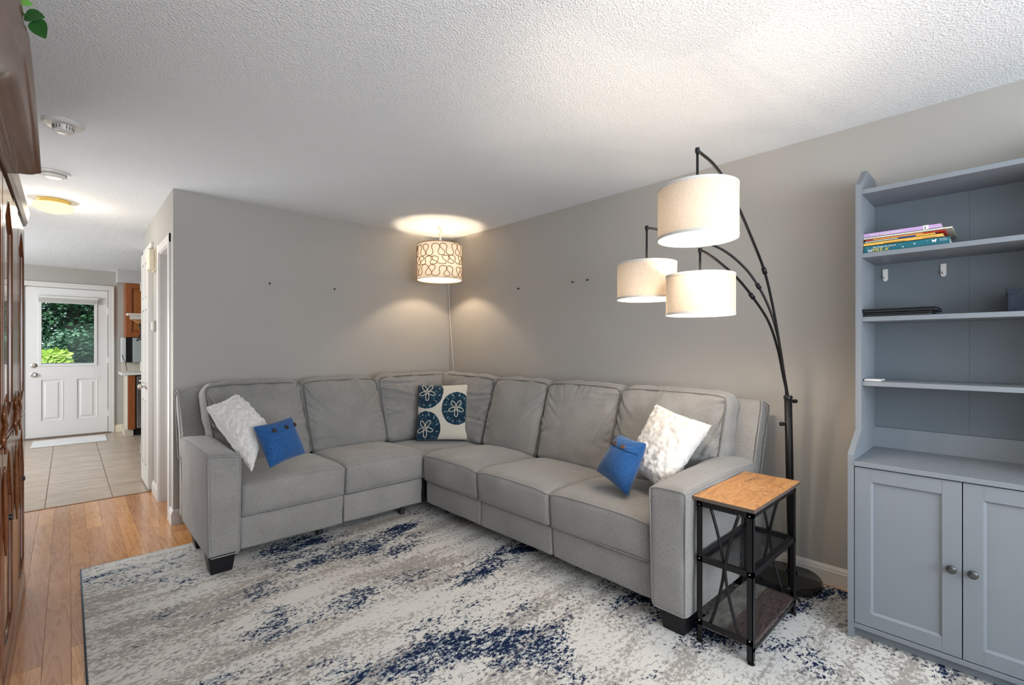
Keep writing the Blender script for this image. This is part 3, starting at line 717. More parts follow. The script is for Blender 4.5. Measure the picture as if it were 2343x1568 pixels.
# ================================================================== THROW CUSHIONS
def pillow(name, c4, th, mat, pinch=.07, n=26, seed=0, fuzz=0, parent=None, back=None, bulge=.5, rc=.03):
    """c4: top-a, top-b, bottom-b, bottom-a corner positions"""
    A, B, C_, D = [Vector(p) for p in c4]
    nrm = (B-A).cross(D-A).normalized()
    def P(s, t, side):
        cr_ = 1-rc*(s*s*t*t)**1.5
        s2 = s*(1-pinch*(1-t*t))*cr_; t2 = t*(1-pinch*(1-s*s))*cr_
        u, v = (s2+1)/2, (t2+1)/2
        base = (A*(1-u)+B*u)*(1-v)+(D*(1-u)+C_*u)*v
        h = th*((1-abs(s)**2.2)*(1-abs(t)**2.2))**bulge
        return base+nrm*h*side
    bm = bmesh.new(); key = {}; stuv = {}
    P_st = lambda i, n: (ease(2*i/n-1)+1)/2
    def V(i, j, side):
        ed = i in (0, n) or j in (0, n); k = (i, j, 0 if ed else side)
        if k not in key:
            s, t = ease(2*i/n-1), ease(2*j/n-1); p = P(s, t, side)
            if fuzz and not ed:
                nz = noise.noise(Vector((s*5+t*2, t*9-s*2, seed)))*.5+noise.noise(p*26+Vector((seed, 0, 0)))*.45+noise.noise(p*60)*.35+noise.noise(p*140)*.35
                p = p+nrm*side*fuzz*nz
            elif fuzz: p = p+Vector((noise.noise(p*60), noise.noise(p*60+Vector((9, 0, 0))), noise.noise(p*60+Vector((0, 9, 0)))))*fuzz*.5
            else: p = p+nrm*side*noise.noise(p*9+Vector((seed, 0, 0)))*.005
            key[k] = bm.verts.new(p); stuv[key[k]] = ((P_st(i, n), P_st(j, n)))
        return key[k]
    for i in range(n):
        for j in range(n):
            for side in (1, -1):
                vs_ = [V(i, j, side), V(i+1, j, side), V(i+1, j+1, side), V(i, j+1, side)]
                f = bm.faces.new(vs_ if side > 0 else vs_[::-1]); f.material_index = 0 if side < 0 or not back else 1
    bmesh.ops.recalc_face_normals(bm, faces=bm.faces)
    uvl = bm.loops.layers.uv.new('st')
    for f in bm.faces:
        for l in f.loops: l[uvl].uv = stuv[l.vert]
    me = bm_mesh(name, bm); o = obj(name, me, mat, parent, True)
    if back: me.materials.append(M[back])
    return o, P, nrm
# nrm = (B-A)x(D-A): with A,B top edge as seen from front (A at viewer's left), D below A, nrm points away from the viewer -> front is side -1
t = thing('throw_pillow', (.80, 3.2, .5), 'white plush throw pillow leaning on the arm nearest the hall doorway', 'pillow')
pillow('cover', [(.595, 3.33, .935), (.795, 3.47, .985), (.945, 3.25, .77), (.775, 2.99, .545)], .085, 'fur', .13, 72, 3, .016, t, rc=.07)
t = thing('throw_pillow', (.98, 3.1, .5), 'bright blue linen lumbar pillow with dark buttons beside the hall-side white pillow', 'pillow')
cB = [(.785, 3.055, .822), (1.035, 3.14, .848), (1.115, 3.10, .600), (.860, 2.985, .565)]
def button_pillow(t, c4, th, seed, btn, fz=-.45, hx=(-.42, .22, .82)):
    o, P, nrm = pillow('cover', c4, th, 'blue', .10, 30, seed, 0, t, rc=.055)
    # flap: a strip lying just above the front face
    bm = bmesh.new(); rows = []
    for t_ in (-.98, -.9, -.8, -.7, -.6, -.52, fz):
        rows.append([bm.verts.new(P(s*.97/1, t_, -1)+nrm*-.004) for s in [(-1+2*k/24) for k in range(25)]])
    rows.append([bm.verts.new(P(-1+2*k/24 if 0 < k < 24 else (-.97 if k == 0 else .97), fz, -1)+nrm*.002) for k in range(25)])
    for a, b in zip(rows, rows[1:]):
        for k in range(24): bm.faces.new((a[k], a[k+1], b[k+1], b[k]))
    obj('flap', bm_mesh('flap', bm), 'blue', t, True)
    for s in hx:
        c = P(s, fz-.10, -1)-nrm*.005
        e = P(s+.05, fz-.10, -1)-P(s-.05, fz-.10, -1); e2 = P(s, fz-.05, -1)-P(s, fz-.15, -1); n2 = e.cross(e2).normalized()
        if n2.dot(nrm) > 0: n2 = -n2
        bm = bmesh.new(); add_lathe(bm, [(0, 0), (.0115, 0), (.013, .002), (.0125, .005), (.009, .0042), (0, .0042)], (0, 0, 0), 20)
        bmesh.ops.remove_doubles(bm, verts=bm.verts, dist=1e-5); bmesh.ops.recalc_face_normals(bm, faces=bm.faces)
        bmesh.ops.transform(bm, matrix=Matrix.Translation(c+n2*.002) @ n2.to_track_quat('Z', 'Y').to_matrix().to_4x4(), verts=bm.verts)
        obj('button', bm_mesh('button', bm), btn, t, True)
button_pillow(t, cB, .065, 1, newmat('dark_brown_button', (.018, .008, .006), .4))
t = thing('throw_pillow', (2.15, 1.42, .5), 'blue linen throw pillow with brown wooden buttons on the last seat before the side table', 'pillow')
button_pillow(t, [(2.225, 1.485, .806), (2.19, 1.295, .790), (2.06, 1.33, .520), (2.15, 1.600, .590)], .075, 2, newmat('brown_wood_button', (.10, .04, .02), .45), hx=(-.75, -.35, .25))
t = thing('throw_pillow', (2.3, 1.3, .5), 'white plush throw pillow leaning on the arm beside the side table', 'pillow')
pillow('cover', [(2.53, 1.44, .960), (2.49, 1.075, .875), (2.165, 1.18, .535), (2.285, 1.50, .610)], .095, 'fur', .11, 72, 5, .018, t, rc=.06)
# cream cushion with navy sand-dollar print in the corner
t = thing('throw_pillow', (2.43, 3.45, .46), 'cream square pillow with navy sand dollar print and dark piping, in the sofa corner', 'pillow')
c4 = [(2.292, 3.664, .945), (2.655, 3.345, .958), (2.570, 3.225, .470), (2.200, 3.560, .468)]
DISC = ((.47, -.10, .54, .60), (-.62, -.72, .60, .62), (-.66, .60, .56, .62))
def m_sand():
    m = M['cushion_cream'].copy(); m.name = 'cream_linen_with_navy_print'; g = G(m)
    src = g.b.inputs['Base Color'].links[0].from_socket
    uv = g.n('UVMap', uv_map='st').outputs[0]; sp = g.n('SeparateXYZ', {0: uv})
    n = g.noise(g.coord(), 42, 4, .75); n2 = g.noise(g.coord(), 26, 2)
    tot = None
    for cs, cv, rs, rv in DISC:
        dx = g.math('DIVIDE', g.math('SUBTRACT', g.math('MULTIPLY_ADD', sp.outputs[0], 2, -1), cs), rs)
        dy = g.math('DIVIDE', g.math('SUBTRACT', g.math('MULTIPLY_ADD', sp.outputs[1], 2, -1), cv), rv)
        d = g.math('SQRT', g.math('ADD', g.math('MULTIPLY', dx, dx), g.math('MULTIPLY', dy, dy)))
        d = g.math('ADD', d, g.math('MULTIPLY', n2, .10))
        k = g.math('LESS_THAN', d, 1.045); tot = k if tot is None else g.math('MAXIMUM', tot, k)
    ink = g.ramp(n, [(.4, (.008, .022, .045)), (.56, (.012, .045, .08)), (.63, (.08, .19, .22)), (.70, (.45, .45, .38))])
    g.color(g.mix(tot, src, ink)); return m
o, P, nrm = pillow('cover', c4, .075, m_sand(), .05, 30, 9, 0, t, bulge=.42)
ed = []
for k in range(80):
    a = k/20; i = int(a) % 4; f = a-int(a); s, v = [(-1+2*f, -1), (1, -1+2*f), (1-2*f, 1), (-1, 1-2*f)][i]
    ed.append(P(s*.998, v*.998, 1))
tube('piping', ed, .005, 'navy_cord', t, 6, True)
thread = newmat('embroidery_thread', (.66, .60, .50), .9)
def on(s, v, lift=.0015): 
    s = max(-.985, min(.985, s)); v = max(-.985, min(.985, v)); return P(s, v, -1)-nrm*lift
for cs, cv, rs, rv in DISC:
    ls = []
    for k in range(5):
        a0 = PI/2+k*2*PI/5+.0
        L = .24; pts = []
        for q in range(17):
            th_ = 2*PI*q/16; rad = .05+.11*(1-math.cos(th_))*1.15; wd = .065*math.sin(th_)*(1)
            pts.append(on(cs+(rad*math.cos(a0)-wd*math.sin(a0))*rs/.55*.95, cv+(rad*math.sin(a0)+wd*math.cos(a0))*rv/.55*.95, .004))
        ls.append(pts)
    bm = bmesh.new()
    for pts in ls: add_tube(bm, pts, .0036, 5)
    for k in range(12):
        a0 = 2*PI*(k+.5)/12
        if max(abs(cs+.86*rs*math.cos(a0)), abs(cv+.86*rv*math.sin(a0))) > .93: continue
        for r0, r1 in ((.74, .86),): add_tube(bm, [on(cs+r0*rs*math.cos(a0), cv+r0*rv*math.sin(a0), .003), on(cs+r1*rs*math.cos(a0), cv+r1*rv*math.sin(a0), .003)], .0030, 4)
    add_lathe(bm, [(0, -.004), (.008, -.003), (.010, 0), (.008, .003), (0, .004)], on(cs, cv, .003), 10)
    tag(obj('embroidered_star', bm_mesh('embroidered_star', bm), thread, t, True), kind='stuff')

# ================================================================== PENDANT LAMP IN THE CORNER
px, py = 2.595, 3.761; pr = .212; pz0, pz1 = 1.930, 2.262
pl = thing('pendant_lamp', (px, py, CZ), 'ivory drum pendant lamp with tan looping line print, lit, hanging in the room corner', 'lamp')

sh = lathe('lamp_shade', [(pr, pz0), (pr, pz1)], (px, py, 0), 'drumcloth', pl, 72, caps=False)
for z in (pz0, pz1): tube('shade_rim', [(px+pr*math.cos(2*PI*k/72), py+pr*math.sin(2*PI*k/72), z) for k in range(72)], .0032, 'squiggle', sh, 6, True)
# looping line print: sine-generated meanders wrapped round the drum, as fine cord
bm = bmesh.new()
H_ = pz1-pz0
def meander(z0, amp, loops, w0, phase, tilt=0):
    pts = []; x = y = 0; N = loops*26; ang = []
    for k in range(N+1):
        th = 2*PI*k/26; ww = w0*(1+.10*math.sin(k*.137+phase))
        d = ww*math.sin(th)+tilt*math.sin(k*.03+phase); ang.append(d)
    for d in ang:
        pts.append((x, y)); x += math.cos(d+0); y += math.sin(d)
    X = pts[-1][0]; sc = 2*PI*pr/X
    ys = [p[1] for p in pts]; ym = (max(ys)+min(ys))/2; ya = (max(ys)-min(ys))/2
    out = []
    for k, (a, b) in enumerate(pts[:-1]):
        an = a*sc/pr+phase
        drift = ys[-1]*k/(len(pts)-1)
        z = z0+(b-ym)/ya*amp
        out.append((px+(pr+.0018)*math.cos(an), py+(pr+.0018)*math.sin(an), max(pz0+.006, min(pz1-.006, z))))
    return out
add_tube(bm, meander(pz0+H_*.79, H_*.19, 15, 1.98, .3, .12), .0034, 5, True)
add_tube(bm, meander(pz0+H_*.50, H_*.15, 16, 2.05, 1.1, .25), .0034, 5, True)
add_tube(bm, meander(pz0+H_*.20, H_*.175, 15, 2.0, 2.3, .12), .0034, 5, True)
bmesh.ops.recalc_face_normals(bm, faces=bm.faces)
tag(obj('looping_print', bm_mesh('looping_print', bm), 'squiggle', sh, True), kind='stuff')
box('shade_spider', [(px-pr, px+pr, py-.002, py+.002, pz1-.05, pz1-.047), (px-.002, px+.002, py-pr, py+pr, pz1-.05, pz1-.047)], 'nickel', pl)
tube('hanging_rod', [(px, py, 2.14), (px, py, 2.375)], .0045, 'white', pl, 10)
lathe('socket', [(.018, 2.135), (.02, 2.15), (.02, 2.19), (.008, 2.2)], (px, py, 0), 'white', pl, 18)
lathe('light_bulb', [(0, 2.065), (.018, 2.070), (.03, 2.09), (.03, 2.105), (.016, 2.135), (.013, 2.14)], (px, py, 0), 'bulb', pl, 20)
tube('ceiling_hook', [(px, py, 2.44), (px, py, 2.425), (px+.012, py-.006, 2.415), (px+.013, py-.006, 2.398), (px, py, 2.388), (px-.012, py+.006, 2.397), (px-.013, py+.006, 2.41)], .003, 'brass', pl, 8)
tube('rod_loop', [(px+.012*math.cos(a), py, 2.378+.012*math.sin(a)) for a in [2*PI*k/14 for k in range(14)]], .0025, 'white', pl, 6, True)
cx_, cy_ = 2.985, 4.155
tube('power_cord', [(px, py, 2.37), (px+.03, py+.03, 2.35), (px+.10, py+.10, 2.30), (px+.15, py+.15, 2.29), (px+.28, py+.28, 2.33), (cx_, cy_-.01, 2.40), (cx_-.004, cy_, 2.3), (cx_-.003, cy_-.008, 1.9), (cx_-.006, cy_-.03, 1.6), (cx_-.008, cy_-.07, 1.3), (cx_-.010, cy_-.10, 1.05), (cx_-.01, cy_-.11, .9)], .0032, 'white', pl, 6)
tube('cord_clip', [(2.997, 4.16, 2.41), (2.985, 4.15, 2.41), (2.98, 4.145, 2.40), (2.985, 4.15, 2.395)], .003, 'brass', pl, 6)

# ================================================================== ARC FLOOR LAMP
al = thing('arc_floor_lamp', (2.838, .837, 0), 'black three-arm arc floor lamp with linen drum shades, lit, beside the side table', 'lamp')
lathe('base', [(0, RZ), (.163, RZ), (.167, RZ+.006), (.167, RZ+.036), (.161, RZ+.042), (0, RZ+.042)], (2.838, .837, 0), 'marble', al, 64)
T = Vector((2.80, .817, 1.02)); B0 = Vector((2.895, .826, RZ+.04))
tube('pole', [B0, B0.lerp(T, .5), T], .0185, 'black', al, 20)
lathe('pole_foot', [(.0, 0), (.026, 0), (.026, .010), (.021, .014), (0, .014)], B0, 'black', al, 24)
lathe('pole_cap', [(.0, -.012), (.021, -.012), (.0215, 0), (.019, .006), (0, .006)], T, 'black', al, 24)
rdir = Vector((.727, -.686, 0))
for z, sgn, nm in ((.995, 1, 'clamp_knob'), (.872, -1, 'clamp_knob')):
    c = B0.lerp(T, (z-B0.z)/(T.z-B0.z))
    tube(nm, [c+rdir*sgn*.015, c+rdir*sgn*.028, c+rdir*sgn*.0281, c+rdir*sgn*.045], [.006, .006, .0105, .0105], 'black', al, 14)
def catmull(ps, n=8):
    ps = [Vector(p) for p in ps]; q = [ps[0]*2-ps[1]]+ps+[ps[-1]*2-ps[-2]]; out = []
    for i in range(1, len(q)-2):
        for k in range(n):
            t_ = k/n; a, b, c, d = q[i-1:i+3]
            out.append(.5*((2*b)+(c-a)*t_+(2*a-5*b+4*c-d)*t_*t_+(3*b-a-3*c+d)*t_**3))
    return out+[ps[-1]]
arms = (
 ([(2.800, .817, 1.02), (2.748, .819, 1.134), (2.68, .821, 1.295), (2.586, .824, 1.493), (2.48, .828, 1.658), (2.33, .833, 1.795), (2.183, .838, 1.913), (2.057, .842, 1.997), (1.944, .846, 2.043), (1.812, .85, 2.061)], (1.81, .85), 1.709, 1.913, .150, 4),
 ([(2.797, .823, 1.02), (2.779, .832, 1.155), (2.745, .853, 1.355), (2.709, .88, 1.49), (2.657, .917, 1.607), (2.585, .967, 1.711), (2.475, 1.044, 1.802), (2.303, 1.165, 1.865), (2.19, 1.244, 1.887), (2.148, 1.274, 1.893)], (2.147, 1.274), 1.526, 1.711, .147, 4),
 ([(2.790, .815, 1.02), (2.754, .827, 1.133), (2.704, .837, 1.272), (2.617, .855, 1.418), (2.476, .884, 1.538), (2.352, .909, 1.620), (2.22, .937, 1.682), (2.123, .957, 1.715), (2.082, .966, 1.722)], (2.081, .965), 1.428, 1.610, .147, 4))
for pts, (ax, ay), z0, z1, r_, kj in arms:
    zt = pts[-1][2]
    a_ = tube('arm', catmull(pts), .0062, 'black', al, 10)
    j = Vector(pts[kj]); dj = (Vector(pts[kj+1])-Vector(pts[kj-1])).normalized()
    tube('joint', [j-dj*.016, j-dj*.0155, j+dj*.0155, j+dj*.016], [.008, .0105, .0105, .008], 'black', a_, 14)
    tube('drop_rod', [(ax, ay, zt+.006), (ax, ay, z0+.12)], .0052, 'black', a_, 10)
    lathe('pivot', [(0, -.012), (.008, -.010), (.0095, 0), (.008, .010), (0, .012)], (ax, ay, zt), 'black', a_, 14)
    sh = lathe('lamp_shade', [(r_, z0), (r_, z1)], (ax, ay, 0), 'linen', al, 72, caps=False)
    for z, q in ((z0, 1), (z1-.011, 1)): lathe('shade_trim', [(r_+.0012, z), (r_+.0012, z+.011), (r_-.001, z+.011), (r_-.001, z)], (ax, ay, 0), 'trimcloth', sh, 72, closed=True)
    box('shade_spider', [(ax-r_+.003, ax+r_-.003, ay-.002, ay+.002, z1-.03, z1-.027), (ax-.002, ax+.002, ay-r_+.003, ay+r_-.003, z1-.03, z1-.027)], 'black', sh)
    zm = z0*.6+z1*.4
    lathe('socket', [(.017, zm+.028), (.019, zm+.035), (.019, zm+.08), (.007, zm+.085)], (ax, ay, 0), 'black', al, 18)
    lathe('light_bulb', [(0, zm-.045), (.018, zm-.04), (.03, zm-.02), (.03, zm-.005), (.016, zm+.025), (.013, zm+.03)], (ax, ay, 0), 'bulbw', al, 20)
tube('power_cord', [(2.72, .93, .055), (2.66, .955, .04), (2.60, .93, .016), (2.58, .88, .014), (2.62, .83, .014), (2.70, .76, .014), (2.66, .72, .014)], .004, 'black', al, 6)

# ================================================================== SIDE TABLE
st = thing('side_table', (2.25, .82, 0), 'narrow side table with rustic brown top, black metal frame and mesh middle shelf', 'table')
x0, x1, y0, y1 = 1.985, 2.53, .705, .935
box('table_top', (1.972, 2.560, .693, .948, .623, .639), ['rusticedge'][0], st, .0015)
box('top_veneer', (1.973, 2.559, .694, .947, .6385, .6398), 'rustic', st)
L_ = .024; tk = .003
for lx, dx in ((x0, 1), (x1, -1)):
    for ly, dy in ((y0, 1), (y1, -1)):
        a, b = sorted((lx, lx+dx*L_)); c, d = sorted((ly, ly+dy*L_))
        e, f = sorted((ly, ly+dy*tk)); g_, h_ = sorted((lx, lx+dx*tk))
        lg = box('leg', [(a, b, e, f, RZ+.012, .622), (g_, h_, c, d, RZ+.012, .622)], 'black', st)
        lathe('foot', [(0, 0), (.013, 0), (.014, .004), (.006, .007), (.006, .014), (0, .014)], (lx+dx*.01, ly+dy*.01, RZ), 'black', lg, 14)
        for zz in (.605, .372, .105): lathe('bolt', [(0, -.003), (.003, -.003), (.004, 0), (0, 0)], (lx-(.0 if dx > 0 else 0), ly+dy*.012, zz) if dx > 0 else (lx+.003, ly+dy*.012, zz), 'nickel', lg, 10, 'X')
box('top_rail', [(x0, x0+.003, y0, y1, .596, .622), (x1-.003, x1, y0, y1, .596, .622), (x0, x1, y0, y0+.003, .598, .622), (x0, x1, y1-.003, y1, .598, .622)], 'black', st)
box('lower_rail', [(x0, x0+.003, y0, y1, .085, .110), (x1-.003, x1, y0, y1, .085, .110), (x0, x1, y0+.0, y0+.003, .062, .078), (x0, x1, y1-.003, y1, .062, .078)], 'black', st)
ms = box('mesh_shelf_frame', [(x0, x0+.02, y0, y1, .358, .381), (x1-.02, x1, y0, y1, .358, .381), (x0, x1, y0, y0+.022, .358, .381), (x0, x1, y1-.022, y1, .358, .381)], 'black', st)
bm = bmesh.new(); s_ = .011
k = 0
xa, xb, ya, yb = x0+.018, x1-.018, y0+.02, y1-.02
def clipseg(p, q):
    # clip to rectangle (Liang-Barsky)
    t0, t1 = 0, 1; dx, dy = q[0]-p[0], q[1]-p[1]
    for pp, qq in ((-dx, p[0]-xa), (dx, xb-p[0]), (-dy, p[1]-ya), (dy, yb-p[1])):
        if pp == 0:
            if qq < 0: return None
        else:
            r_ = qq/pp
            if pp < 0: t0 = max(t0, r_)
            else: t1 = min(t1, r_)
    if t0 >= t1: return None
    return (p[0]+dx*t0, p[1]+dy*t0), (p[0]+dx*t1, p[1]+dy*t1)
for sg in (1, -1):
    c = -1.2
    while c < 1.2:
        sg2 = clipseg((xa-.5, c+.8+sg*(-.5-.0)*1.6+(0 if sg > 0 else 0)), (xb+.5, c+.8+sg*(xb-xa+.5)*1.6))
        if sg2:
            (ax, ay), (bx, by) = sg2
            v = Vector((bx-ax, by-ay, 0)); 
            if v.length > .003:
                nn = Vector((-v.y, v.x, 0)).normalized()*.001
                vs = [bm.verts.new(Vector((px_, py_, z_))+nn*q) for px_, py_, q in ((ax, ay, 1), (bx, by, 1), (bx, by, -1), (ax, ay, -1)) for z_ in (.366, .3670)]
                for f in ((0, 2, 4, 6), (1, 7, 5, 3), (0, 1, 3, 2), (2, 3, 5, 4), (4, 5, 7, 6), (6, 7, 1, 0)): bm.faces.new([vs[i] for i in f])
        c += .0165
bmesh.ops.recalc_face_normals(bm, faces=bm.faces)
tag(obj('wire_mesh', bm_mesh('wire_mesh', bm), 'black', ms), kind='stuff')
box('lower_shelf', (x0+.004, x1-.004, y0+.004, y1-.004, .078, .092), 'rusticlow', st, .001)
# crossing curved bars at both ends
for xx in (x0+.008, x1-.010):
    for sg in (1, -1):
        ym = (y0+y1)/2; pts = []
        for k in range(21):
            t_ = k/20; z = .10+t_*(.605-.10); d = .058*abs(2*t_-1)**1.45
            yy = ym+sg*(.004 if True else 0)+sg*d*(1)
            pts.append((xx+.004*sg, yy, z))
        tube('curved_bar', pts, .0066, 'black', st, 8)

# ================================================================== GREY BOOKCASE CABINET
bc = thing('bookcase_cabinet', (2.75, .13, 0), 'tall grey hutch with open shelves above two panelled doors by the long wall', 'cabinet')
yl0, yl1 = .472, .494; yr0, yr1 = -.238, -.216; XB = 2.985
side = [(2.503, 0.0), (XB, 0.0), (XB, 2.125), (2.785, 2.125), (2.70, 2.08), (2.655, 2.03), (2.655, .905), (2.64, .895), (2.515, .812), (2.503, .800)]
side = [(2.503, RZ+.001), (XB, RZ+.001), (XB, 2.13), (2.785, 2.13), (2.655, 2.035), (2.655, .903), (2.520, .825), (2.503, .812)]
for a, b in ((yl0, yl1), (yr0, yr1)): prism('side_panel', side, 'Y', a, b, 'grey', bc)
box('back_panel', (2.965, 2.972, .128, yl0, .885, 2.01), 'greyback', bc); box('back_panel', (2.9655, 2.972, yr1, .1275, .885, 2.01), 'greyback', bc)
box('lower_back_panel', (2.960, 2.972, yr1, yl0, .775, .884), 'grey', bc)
box('counter_board', (2.500, 2.965, yr1, yl0, .765, .785), 'grey', bc, .0015)
for z in (1.127, 1.423, 1.717, 2.012): box('shelf', (2.668, 2.965, yr1, yl0, z-.021, z), 'grey', bc, .001)
box('bottom_board', (2.508, 2.965, yr1, yl0, .056, .076), 'grey', bc, .001)
box('toe_board', (2.545, 2.563, yr1, yl0, RZ+.001, .056), 'grey', bc)
box('inner_back', (2.955, 2.965, yr1, yl0, .076, .765), 'greygap', bc)
def cab_door(ya, yb, knob_y):
    z0, z1 = .080, .7605; s = .057; X0, X1 = 2.508, 2.526
    d = box('door', [(X0, X1, ya, ya+s, z0, z1), (X0, X1, yb-s, yb, z0, z1), (X0+.0004, X1, ya+s, yb-s, z0, z0+s), (X0+.0004, X1, ya+s, yb-s, z1-s, z1), (X0+.010, X1-.001, ya+s, yb-s, z0+s, z1-s)], 'grey', bc, .0008)
    bm = bmesh.new(); 
    a = [(X0+.0005, ya+s-.001, z0+s-.001), (X0+.0005, yb-s+.001, z0+s-.001), (X0+.0005, yb-s+.001, z1-s+.001), (X0+.0005, ya+s-.001, z1-s+.001)]
    m_ = .009; b = [(X0+.010, p[1]+(m_ if p[1] < (ya+yb)/2 else -m_), p[2]+(m_ if p[2] < .4 else -m_)) for p in a]
    A = [bm.verts.new(p) for p in a]; B = [bm.verts.new(p) for p in b]
    for i in range(4): bm.faces.new((A[i], A[(i+1) % 4], B[(i+1) % 4], B[i]))
    obj('panel_moulding', bm_mesh('panel_moulding', bm), 'grey', d)
    lathe('knob', [(0, -.028), (.010, -.0275), (.0155, -.024), (.0165, -.019), (.012, -.014), (.006, -.010), (.006, -.003), (.009, 0), (0, 0)], (X0, knob_y, .421), 'knob', d, 24, 'X')
cab_door(.1295, .4695, .158); cab_door(-.2135, .1265, .098)

# adhesive hooks on the back panel
for yy, lb in ((.429, 'white adhesive hook on the bookcase back panel, nearer the side panel'), (.215, 'white adhesive hook on the bookcase back panel, near the vertical seam')):
    t = thing('adhesive_hook', (2.965, yy, 1.64), lb, 'hook')
    n_ = 9
    poly = [(yy-.010, 1.672), (yy+.010, 1.672)]+[(yy+.010*math.cos(a), 1.624+.012*math.sin(a)) for a in [-(PI*k/n_) for k in range(n_+1)]]
    poly = [(yy-.010, 1.672)]+[(yy+.010*math.cos(PI+PI*k/n_), 1.624+.012*math.sin(PI+PI*k/n_)) for k in range(n_+1)]+[(yy+.010, 1.672)]
    prism('base_plate', poly, 'X', 2.960, 2.965, 'white', t)
    tube('hook_tip', [(2.959, yy, 1.632), (2.952, yy, 1.626), (2.948, yy, 1.630), (2.947, yy, 1.638)], .003, 'white', t, 8)

# books lying flat on the second shelf ------------------------------------
def book(z, th, y0, y1, xf, depth, cover, label, name='book', hard=False, pagecol=(.75, .72, .66)):
    t = thing(name, (xf+depth/2, (y0+y1)/2, z), label, 'book', 'books in the stack on the shelf')
    c = newmat('book_cover', cover, .4)
    box('cover', [(xf, xf+.0018, y0, y1, z, z+th), (xf, xf+depth, y0, y1, z, z+.0012), (xf, xf+depth, y0, y1, z+th-.0012, z+th)], c, t)
    box('pages', (xf+.002, xf+depth-.004, y0+.003, y1-.003, z+.0013, z+th-.0013), newmat('book_pages', pagecol, .8), t)
    return t
tw = newmat('white_print', (.85, .85, .85), .6); tyel = newmat('yellow_print', (.80, .62, .10), .6); tbr = newmat('brown_print', (.25, .13, .04), .6)
rotS = Matrix(((0, 0, -1), (-1, 0, 0), (0, 1, 0))).to_3x3()   # text x -> -y world, y -> z, facing -x
rq = rotS.to_quaternion()
zb = 1.7175
b6 = book(zb, .0345, .176, .469, 2.700, .225, (.008, .13, .17), 'teal preschool workbook with white stars at the bottom of the book stack')
text('spine_title', 'Get Ready for School', .0095, (2.6990, .437, zb+.0225), rq, tw, b6)
text('spine_lettering', 'PRE-K', .0235, (2.6990, .437, zb+.0035), rq, tyel, b6)
text('spine_print', 'GET READY', .0042, (2.6990, .208, zb+.026), rq, tw, b6); text('spine_print', 'FOR SCHOOL', .0042, (2.6990, .208, zb+.020), rq, tw, b6)
def star(y, z, r, p):
    bm = bmesh.new(); vs = [bm.verts.new((2.6992, y+(r if k % 2 == 0 else r*.45)*math.sin(PI*k/5), z+(r if k % 2 == 0 else r*.45)*math.cos(PI*k/5))) for k in range(10)]
    c = bm.verts.new((2.6992, y, z))
    for k in range(10): bm.faces.new((c, vs[k], vs[(k+1) % 10]))
    obj('printed_star', bm_mesh('printed_star', bm), tw, p)
for y, z, r in ((.337, .0235, .0017), (.290, .0200, .0042), (.247, .0255, .0016), (.329, .0130, .004), (.455, .0265, .0013)): star(y, zb+z, r, b6)
# small printed animal shapes on the spine
for yy, zz, s_ in ((.447, .0115, 1.0), (.226, .0225, .8)):
    bm = bmesh.new()
    for a, b, c, d in ((-.009, .007, -.004, .004), (-.010, -.005, .002, .009), (.004, .009, .002, .007), (-.007, -.005, -.010, -.003), (.003, .005, -.010, -.003)): add_box(bm, 2.6990, 2.6994, yy+a*s_, yy+b*s_, zb+zz+c*s_, zb+zz+d*s_)
    obj('printed_figure', bm_mesh('printed_figure', bm), tw if s_ < 1 else newmat('pale_grey_print', (.55, .57, .6), .6), b6)
b5 = book(zb+.0355, .0150, .197, .4705, 2.700, .215, (.72, .42, .09), 'yellow paperback with small brown print lying just above the teal workbook')
text('spine_print', 'Complete Book of Preschool', .0062, (2.6990, .395, zb+.0375), rq, tbr, b5); text('spine_print', 'American Education', .0055, (2.6990, .262, zb+.0385), rq, tbr, b5)
b4 = book(zb+.0512, .0062, .222, .467, 2.700, .20, (.55, .66, .62), 'thin workbook with white, blue and yellow spine in the middle of the book stack')
box('spine_band', (2.6988, 2.7001, .285, .345, zb+.0516, zb+.0570), newmat('blue_band', (.02, .06, .25), .5), b4); box('spine_band', (2.6988, 2.7001, .223, .285, zb+.0516, zb+.0570), newmat('yellow_band', (.8, .45, .06), .5), b4)
b3 = book(zb+.0580, .0068, .190, .463, 2.700, .215, (.62, .04, .03), 'thin red and orange book between the workbook and the big cream one')
box('spine_band', (2.6988, 2.7001, .262, .435, zb+.0584, zb+.0642), newmat('orange_band', (.78, .28, .05), .5), b3)
b2 = book(zb+.0652, .0092, .168, .4705, 2.695, .262, (.60, .58, .48), 'large cream and grey-green book that sticks out beyond the others in the stack', pagecol=(.6, .62, .58))
b1 = book(zb+.0748, .0195, .203, .471, 2.700, .205, (.50, .33, .58), 'lilac book with white spine title on top of the book stack')
text('spine_lettering', 'THIS IS YOUR STORY', .0125, (2.6990, .452, zb+.0792), rq, tw, b1)
box('spine_logo', (2.6986, 2.7001, .243, .262, zb+.0756, zb+.0938), newmat('logo_tile', (.80, .78, .85), .5), b1)
text('logo_letter', 'a', .019, (2.6982, .2585, zb+.0800), rq, newmat('logo_ink', (.05, .02, .06), .6), b1)

